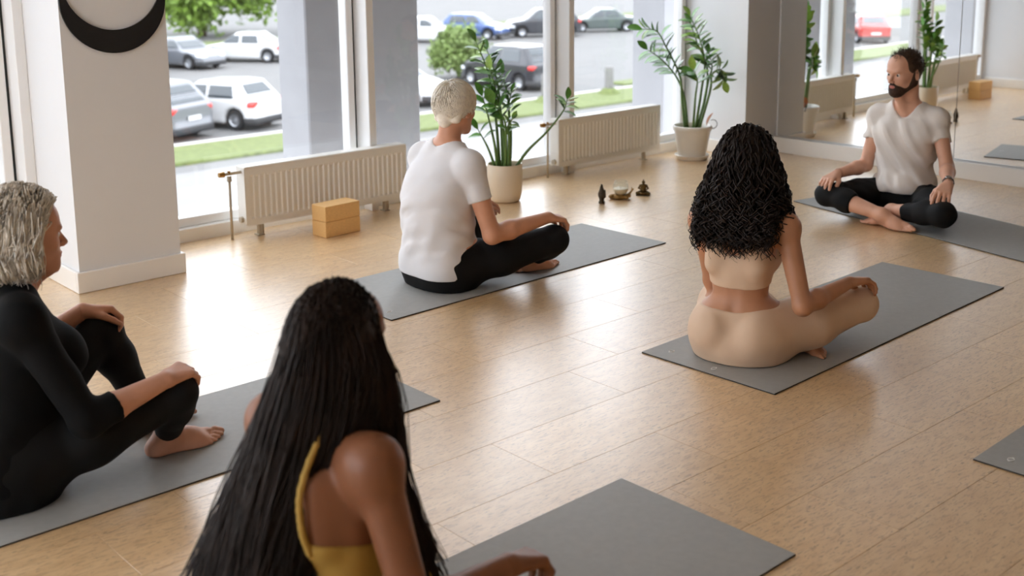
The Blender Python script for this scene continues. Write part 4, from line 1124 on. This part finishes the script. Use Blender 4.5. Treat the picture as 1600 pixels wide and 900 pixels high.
    V, Q = strands(jit, .0010, .0005, 3); np_mesh('flyaway_hair', V, Q, M_HBLK, p.root)
    p.solid('hair_mass', [E(W(-.012, 0, .04), (.101, .080, .090), .01), C(W(-.04, 0, .03), (-.075, .012, .52), .085, .06, .05), C(W(-.02, .05, .0), (-.05, .115, .55), .06, .035, .05), C(W(-.02, -.05, .0), (-.05, -.095, .57), .06, .035, .05)], M_HBLK, subs=[E(W(.09, 0, -.03), (.08, .1, .09), .01)], h=.005)
    return p
# --- bearded man -------------------------------------------------------------------
def man():
    p = Person((6.17, 3.48), 190, 'bearded man in off-white t-shirt and black trousers sitting before the mirror', (-.24, -.52, -.02), (.74, .50, 1.0), .0042)
    ho, M, hs = (.035, -.055, .812), hm(-22, 5, 0), 1.06
    hp, W = head_prims(ho, M, hs, male=True)
    c = -.035
    T = dict(t='loft', g='torso', k=.02, keys=[(0, -.03, c, .12, .165), (.08, -.035, c, .135, .17), (.16, -.02, c, .115, .15), (.28, .0, c, .10, .138), (.40, .008, c, .112, .155), (.48, .004, c, .108, .166), (.54, .0, c, .085, .16), (.585, -.005, c, .055, .095), (.63, 0, c, .05, .055)])
    shR, elR, wrR = (-.005, -.205, .55), (.03, -.258, .255), (.272, -.332, .232)
    shL, elL, wrL = (-.005, .135, .555), (.085, .232, .305), (.335, .325, .262)
    kR, kL, aR, aL = (.36, -.345, .125), (.455, .345, .12), (.432, .005, .066), (.335, .02, .075)
    p.P = hp + [T, C((-.005, c, .60), W(-.03, 0, -.055), .058, .058, .03, 'neck'), C(W(.06, 0, -.105), (.05, c, .59), .02, .018, .04, 'neck')]
    for q, sh in ((-1, shR), (1, shL)):
        p.P += [C((-.005, c + q * .05, .60), sh, .042, .046, .05, 'torso'), E((.065, c + q * .07, .46), (.05, .075, .06), .05, 'torso')]
    p.P += limb_arm(A_(shR), A_(elR), A_(wrR), 1.0, 'R') + limb_arm(A_(shL), A_(elL), A_(wrL), 1.0, 'L')
    p.P += hand_prims(wrR, (.88, -.16, -.2), (.25, -.1, 1), 1, (.45, .55, .4), s=1.08, g='haR') + hand_prims(wrL, (.85, .03, -.32), (.4, .1, .85), -1, (.5, .45, .35), spread=.13, s=1.08, g='haL')
    p.P += limb_leg(A_((-.0, c - .1, .09)), A_(kR), A_(aR), 1.0, 'R', .082) + limb_leg(A_((-.0, c + .1, .09)), A_(kL), A_(aL), 1.0, 'L', .082)
    p.P += foot_prims(aR, (.42, .85, -.12), (.55, -.25, .75), 1, s=1.08, g='ftR') + foot_prims(aL, (.35, -.75, -.12), (-.4, .35, .9), -1, s=1.05, g='ftL')
    p.body(M_SKE, [(W(.092, 0, -.06), (.016, .024, .0125), M_LIP)])
    p.eyes(W, M, hs, M_IRIS)
    for q in (-1, 1):
        p.solid('eyebrow', [C(W(.089, q * .016, .0205), W(.0875, q * .03, .0245), .0042, .0045, .004), C(W(.0875, q * .03, .0245), W(.076, q * .045, .021), .0045, .003, .004)], M_BEARD, h=.0018)
    p.cloth('trousers', {'torso': None, 'thR': None, 'thL': None, 'caR': None, 'cbR': .22, 'caL': None, 'cbL': .6}, M_BLACK, .009, core_cuts=[((-.1, 0, 1), .20)], fold=.004, seed=13, subs=[])
    p.cloth('t_shirt', {'torso': None, 'shR': None, 'shL': None, 'uaR': .46, 'uaL': .46}, M_TEEG, .011, loft_off=.020, cuts=[((.05, 0, -1), -.125)], extra=[E((.075, c, .17), (.085, .135, .055), .05, 'torso')], subs=[C((.03, c, .665), (.09, c, .61), .085, .05, .01)], fold=.0085, seed=21, fdir=(.1, .95, .25), foldz=([0, .1, .5, .6], [1, 1, .8, .3]))
    # beard, moustache, hair
    jaw = [dict(q, ra=q['ra'] + .008, rb=q['rb'] + .008) if q['t'] == 'c' else dict(q, r=tuple(x + .006 for x in q['r'])) for q in p.P if q['g'] == 'jaw']
    jaw += [C(W(-.002, q * .066, .005), W(.002, q * .060, -.045), .012, .018, .02) for q in (-1, 1)] + [C(W(.095, q * .004, -.046), W(.085, q * .024, -.058), .006, .005, .006) for q in (-1, 1)]
    up = M @ A_([0, 0, 1.]); fw = M @ A_([1., 0, 0]); o = A_(ho)
    n1 = unit(up * 1.0 + fw * .42)
    p.solid('beard', jaw, M_BEARD, subs=[E(W(.1, 0, -.0605), (.022, .0205, .0085), .003, R=M.T), E(W(.075, .042, -.03), (.05, .03, .024), .01, R=M.T), E(W(.075, -.042, -.03), (.05, .03, .024), .01, R=M.T), C(W(.09, 0, -.02), W(.115, 0, -.036), .016, .014, .004)], h=.0026)
    rng = np.random.RandomState(4)
    p.solid('hair_cap', [E(W(-.016, 0, .037), (.101 * hs, .0785 * hs, .0905 * hs), .01, R=M.T), C(W(-.075, 0, .0), W(-.08, 0, -.03), .04, .03, .03)], M_HBRN, subs=[E(W(.138, 0, -.03), (.082, .12, .105), .012, R=M.T), E(W(.0, .09, -.03), (.042, .035, .05), .006, R=M.T), E(W(.0, -.09, -.03), (.042, .035, .05), .006, R=M.T), E(W(.078, .06, .07), (.032, .03, .035), .01, R=M.T), E(W(.078, -.06, .07), (.032, .03, .035), .01, R=M.T)], h=.003)
    R0, Nn, u = scalp(900, rng, M, ho, hs, lambda f, l, z: (z > -.3) & (f < .8) & ~((f > .3) & (z < .42)) & ~((f > .5) & (np.abs(l) > .35)), .004)
    tl = A_([.35, 0, .25]) + rng.randn(len(u), 3) * .45
    ctrl = np.stack([R0, R0 + Nn * .008 + (tl @ M.T) * .006, R0 + Nn * .010 + (tl @ M.T) * .020], 1)
    V, Q = strands(catmull(ctrl, 5), .0012, .0004); np_mesh('hair', V, Q, M_HBRN, p.root)
    # wristwatch and bracelet
    d = unit(A_(wrL) - A_(elL)); cw = A_(wrL) - d * .022
    def ring(name, c, d, r, th, wd, m):
        z = unit(d); x = unit(np.cross(z, A_([.2, .3, .9]))); y = np.cross(z, x)
        o = MB().lathe([(r, -wd), (r + th, -wd), (r + th, wd), (r, wd), (r, -wd)], 24).build(name, m, p.root, True, 40)
        o.matrix_local = Matrix(((x[0], y[0], z[0], c[0]), (x[1], y[1], z[1], c[1]), (x[2], y[2], z[2], c[2]), (0, 0, 0, 1))); return o
    wt = ring('wristwatch', cw, d, .0285, .003, .009, mat('watch_strap', srgb(60, 58, 56), .5, .3))
    nrm = unit(A_((.4, .15, .85)) - d * (A_((.4, .15, .85)) @ d)); c0 = cw + nrm * .031; q = Vector(nrm).to_track_quat('Z', 'Y').to_matrix().to_4x4()
    o = MB().lathe([(0, -.003), (.016, -.003), (.017, .002), (.015, .005), (0, .005)], 24).build('watch_case', mat('watch_steel', srgb(150, 150, 148), .25, .9), wt, True, 40)
    o.matrix_basis = wt.matrix_basis.inverted() @ Matrix.Translation(Vector(c0)) @ q
    ring('bracelet', A_(wrR) - unit(A_(wrR) - A_(elR)) * .015, unit(A_(wrR) - A_(elR)), .0285, .0022, .003, mat('cord_bracelet', srgb(196, 150, 128), .6))
    return p

# --- grey-haired woman in black ------------------------------------------------------
def woman_grey():
    p = Person((1.0, 3.42), 0, 'grey-haired older woman in black top and black leggings at the left edge', (-.26, -.44, -.02), (.80, .42, .95), .004)
    ho, M, hs = (.142, 0, .748), hm(-2, 2), 1.0
    hp, W = head_prims(ho, M, hs)
    T = dict(t='loft', g='torso', k=.02, keys=[(0, .01, 0, .15, .185), (.08, .01, 0, .165, .195), (.16, .02, 0, .15, .18), (.28, .05, 0, .14, .165), (.38, .075, 0, .135, .165), (.46, .08, 0, .12, .165), (.53, .07, 0, .10, .158), (.58, .07, 0, .07, .11), (.62, .08, 0, .05, .055)])
    shR, elR, wrR = (.055, -.165, .555), (.185, -.25, .25), (.425, -.245, .305)
    shL, elL, wrL = (.055, .165, .555), (.13, .24, .30), (.345, .15, .445)
    kR, kL, aR, aL = (.475, -.205, .240), (.40, .15, .37), (.495, -.085, .064), (.52, .13, .065)
    p.P = hp + [T, C((.075, 0, .58), W(-.035, 0, -.055), .052, .05, .03, 'neck'), C(W(.05, 0, -.10), (.115, 0, .565), .018, .016, .04, 'neck')]
    for q, sh in ((-1, shR), (1, shL)):
        p.P += [C((.07, q * .05, .59), sh, .044, .046, .05, 'torso'), E((.185, q * .075, .40), (.068, .072, .075), .05, 'torso'), E((-.04, q * .085, .10), (.1, .092, .1), .04, 'torso')]
    p.P += limb_arm(A_(shR), A_(elR), A_(wrR), 1.03, 'R') + limb_arm(A_(shL), A_(elL), A_(wrL), 1.0, 'L')
    p.P += hand_prims(wrR, (.85, .28, .06), (-.05, -.3, 1), 1, (.6, .65, .5), s=1.0, g='haR') + hand_prims(wrL, (.95, -.12, -.12), (.05, .2, 1), -1, (.75, .8, .5), spread=.12, s=.98, thumb=.7, g='haL')
    p.P += limb_leg(A_((.04, -.1, .095)), A_(kR), A_(aR), 1.0, 'R', .088) + limb_leg(A_((.04, .1, .095)), A_(kL), A_(aL), 1.0, 'L', .088)
    p.P += foot_prims(aR, (1, -.12, -.02), (-.12, -.25, 1), 1, s=1.08, g='ftR') + foot_prims(aL, (.9, .25, -.02), (-.1, .1, 1), -1, g='ftL')
    p.body(M_SKC, [(W(.092, 0, -.06), (.016, .024, .0125), M_LIP)])
    p.eyes(W, M, hs, M_IRIS)
    for q in (-1, 1):
        p.solid('eyebrow', [C(W(.0895, q * .016, .0215), W(.088, q * .03, .0255), .003, .0032, .004), C(W(.088, q * .03, .0255), W(.076, q * .045, .021), .0032, .002, .004)], mat('brow_grey', srgb(120, 104, 92), .7), h=.0018)
    p.cloth('leggings', {'torso': None, 'thR': None, 'caR': None, 'cbR': .9, 'thL': None, 'caL': None, 'cbL': .9}, M_BLACK, .006, core_cuts=[((0, 0, 1), .26)], fold=.0012, seed=3)
    fl = lerp(elR, wrR, .3); 
    p.cloth('black_top', {'torso': None, 'shR': None, 'shL': None, 'uaR': None, 'uaL': None}, M_BLACKT, .010, cuts=[((0, 0, -1), -.06)], extra=[C(elR, lerp(elR, wrR, .36), .036, .037, .03, 'uaR', cut=True), C(elL, lerp(elL, wrL, .30), .036, .036, .03, 'uaL', cut=True)], subs=[C((.09, 0, .60), W(-.0, 0, -.06), .062, .075, .01)], fold=.0022, seed=9, foldz=([0, .2, .6], [1, 1, .5]))
    # wavy grey bob
    rng = np.random.RandomState(6); N = 1500
    R0, Nn, u = scalp(N, rng, M, ho, hs, lambda f, l, z: (z > -.35) & ~((f > .5) & (z < .55)) & ~((f > .2) & (z < .1)), .004); N = len(R0)
    az = np.arctan2(u[:, 1], u[:, 0] - .1); az = np.where(np.abs(az) < 1.35, np.sign(az + 1e-3) * (1.35 + .5 * rng.rand(N)), az)
    ca, sa = np.cos(az), np.sin(az)
    m1 = R0 + Nn * .034 + A_([-.014, 0, .002])
    r2 = .92 + .16 * rng.rand(N)
    m2 = np.stack([ho[0] - .028 + ca * .132 * r2, ho[1] + sa * .120 * r2, ho[2] + .0 + .03 * (rng.rand(N) - .5)], 1)
    m3 = np.stack([ho[0] - .03 + ca * .132 * r2, ho[1] + sa * .118 * r2, ho[2] - .06 + .03 * (rng.rand(N) - .5)], 1)
    en = np.stack([ho[0] - .03 + ca * .09 * r2, ho[1] + sa * .082 * r2, ho[2] - .115 + .04 * rng.rand(N) * np.abs(sa)], 1)
    K = 18; P3 = catmull(np.stack([R0, m1, m2, m3, en], 1), K); t = np.linspace(0, 1, K)[None, :, None]
    lock = rng.randint(0, 45, N); lp = rng.rand(45, 3) * 6.28; la = rng.randn(45, 3) * .010
    P3 = P3 + t * la[lock][:, None, :] * np.sin(9 * t + lp[lock][:, None, :]) * 1.3
    V, Q = strands(P3, .0021, .0008, 3); np_mesh('hair', V, Q, M_HGRY, p.root)
    p.solid('hair_cap', [E(W(-.014, 0, .037), (.103, .082, .093), .01), E(W(-.04, 0, -.03), (.08, .08, .08), .04)], M_HGRY, subs=[E(W(.105, 0, -.03), (.095, .13, .11), .012), E(W(.01, 0, -.15), (.09, .07, .09), .02)], h=.0035)
    return p

# --- long-haired woman nearest the camera ----------------------------------------------
def woman_long():
    p = Person((1.2, 1.95), 5, 'long dark-haired woman in mustard top seen from behind, nearest the camera', (-.30, -.52, -.02), (.68, .46, .95), .004)
    ho, M, hs = (.058, 0, .772), hm(6, 3), 1.0
    hp, W = head_prims(ho, M, hs)
    T = dict(t='loft', g='torso', k=.02, keys=[(0, -.035, 0, .14, .165), (.05, -.04, 0, .155, .185), (.12, -.03, 0, .135, .172), (.20, -.015, 0, .10, .14), (.28, -.005, 0, .09, .128), (.38, 0, 0, .098, .138), (.47, 0, 0, .10, .15), (.54, -.005, 0, .085, .15), (.59, 0, 0, .055, .09), (.62, .005, 0, .045, .05)], exp=2.2)
    shR, elR, wrR = (.0, -.165, .58), (.02, -.255, .285), (.27, -.265, .292)
    shL, elL, wrL = (.0, .165, .58), (.02, .255, .285), (.27, .30, .27)
    kR, kL, aR, aL = (.39, -.34, .14), (.39, .34, .14), (.27, -.06, .06), (.34, .04, .06)
    p.P = hp + [T, C((.0, 0, .59), W(-.035, 0, -.055), .048, .046, .03, 'neck')]
    for q, sh in ((-1, shR), (1, shL)):
        p.P += [C((-.005, q * .045, .60), sh, .038, .042, .05, 'torso'), E((.08, q * .07, .42), (.055, .065, .065), .04, 'torso'), E((-.095, q * .085, .09), (.095, .09, .09), .03, 'torso'), C((-.075, q * .07, .53), (-.078, q * .085, .42), .032, .024, .04, 'torso')]
    p.P += limb_arm(A_(shR), A_(elR), A_(wrR), 1.0, 'R') + limb_arm(A_(shL), A_(elL), A_(wrL), 1.0, 'L')
    p.P += hand_prims(wrR, (.9, -.03, -.16), (.2, .05, 1), 1, (.7, .8, .5), s=1.0, g='haR') + hand_prims(wrL, (.9, .1, -.2), (.2, 0, 1), -1, g='haL')
    p.P += limb_leg(A_((-.03, -.1, .095)), A_(kR), A_(aR), 1.0, 'R', .09) + limb_leg(A_((-.03, .1, .095)), A_(kL), A_(aL), 1.0, 'L', .09)
    p.P += foot_prims(aR, (.75, .65, -.05), (.2, -.45, 1), 1, g='ftR') + foot_prims(aL, (.5, -1, -.05), (.1, .4, 1), -1, g='ftL')
    p.body(M_SKD, [(W(.092, 0, -.06), (.016, .024, .0125), M_LIP)])
    p.eyes(W, M, hs, M_IRIS)
    p.cloth('leggings', {'torso': None, 'thR': None, 'caR': None, 'cbR': None, 'thL': None, 'caL': None, 'cbL': None}, M_MUST, .005, core_cuts=[((0, 0, 1), .21)], fold=.001, seed=3, h=.006)
    p.cloth('camisole', {'torso': None}, M_MUST, .006, cuts=[((.22, 0, 1), .405), ((0, 0, -1), -.16), ((0, 1, 0), .152), ((0, -1, 0), .152)], fold=.0012, seed=4)
    for q in (-1, 1):
        P3 = catmull(A_([[(-.110, q * .095, .41), (-.122, q * .088, .47), (-.112, q * .082, .55), (-.045, q * .08, .646), (.03, q * .08, .625), (.09, q * .08, .53), (.13, q * .075, .44)]]), 26)[0]
        p.solid('strap', [C(x, y, .0065, .0065, .004) for x, y in zip(P3, P3[1:])], M_MUST, h=.0028)
    rng = np.random.RandomState(8)
    def fall(n, keep, endfn, midfn, seedn, lift=.012):
        R0, Nn, u = scalp(n, rng, M, ho, hs, keep, .004); N = len(R0)
        m1 = R0 + Nn * lift + A_([-.01, 0, -.01]) + A_([0, 0, -.02]) * (1 - u[:, 2:3])
        side = midfn(u, N); en = endfn(u, N)
        m3 = (side + en) / 2 + A_([-.010, .012, 0])
        K = 15; P3 = catmull(np.stack([R0, m1, side, m3, en], 1), K); t = np.linspace(0, 1, K)[None, :, None]
        lk = rng.randint(0, 60, N); la = rng.randn(60, 3) * .0035; lp = rng.rand(60, 3) * 6.28
        return P3 + t ** 1.3 * la[lk][:, None, :] * np.sin(7 * t + lp[lk][:, None, :]) * 1.6 + np.cumsum(rng.randn(N, K, 3) * .0006, axis=1)
    def mid_back(u, N):
        az = np.arctan2(u[:, 1], u[:, 0]); az = np.where(np.abs(az) < 1.45, np.sign(az + 1e-3) * (1.45 + .4 * rng.rand(N)), az); r = .93 + .14 * rng.rand(N)
        return np.stack([ho[0] - .015 + np.cos(az) * .130 * r, ho[1] + np.sin(az) * .112 * r, .685 + .02 * rng.randn(N)], 1)
    def end_back(u, N):
        l = np.clip(u[:, 1] * .19 + .035 + .02 * rng.randn(N), -.075, .24); return np.stack([-.135 - .095 * rng.rand(N) * (1 - .5 * (l < -.04)), l, .16 + .10 * rng.rand(N)], 1)
    def mid_front(u, N): return np.stack([ho[0] - .03 + .10 * rng.rand(N), -.084 - .016 * rng.rand(N), .685 + .015 * rng.randn(N)], 1)
    def end_front(u, N): return np.stack([.135 + .08 * rng.rand(N), -.10 - .045 * rng.rand(N), .20 + .10 * rng.rand(N)], 1)
    S1 = fall(2700, lambda f, l, z: (z > -.4) & (f < .62) & ~((f > .15) & (z < .15)) & ~((f > .1) & (l < -.55)), end_back, mid_back, 1)
    S2 = fall(760, lambda f, l, z: (f > -.35) & (f < .6) & (l < -.3) & (z > .1), end_front, mid_front, 2)
    V, Q = strands(np.concatenate([S1, S2]), .0017, .0009, 3); np_mesh('hair', V, Q, M_HDRK, p.root)
    p.solid('hair_mass', [E(W(-.014, 0, .037), (.1, .079, .09), .01), C(W(-.025, 0, .0), (-.06, .01, .64), .072, .03, .05), C(W(-.02, -.045, .02), (-.01, -.06, .66), .035, .012, .04)], M_HDRK, subs=[E(W(.095, 0, -.03), (.078, .075, .09), .01)], h=.005)
    return p
for fn in (woman_white, woman_curly, man, woman_grey, woman_long): fn()
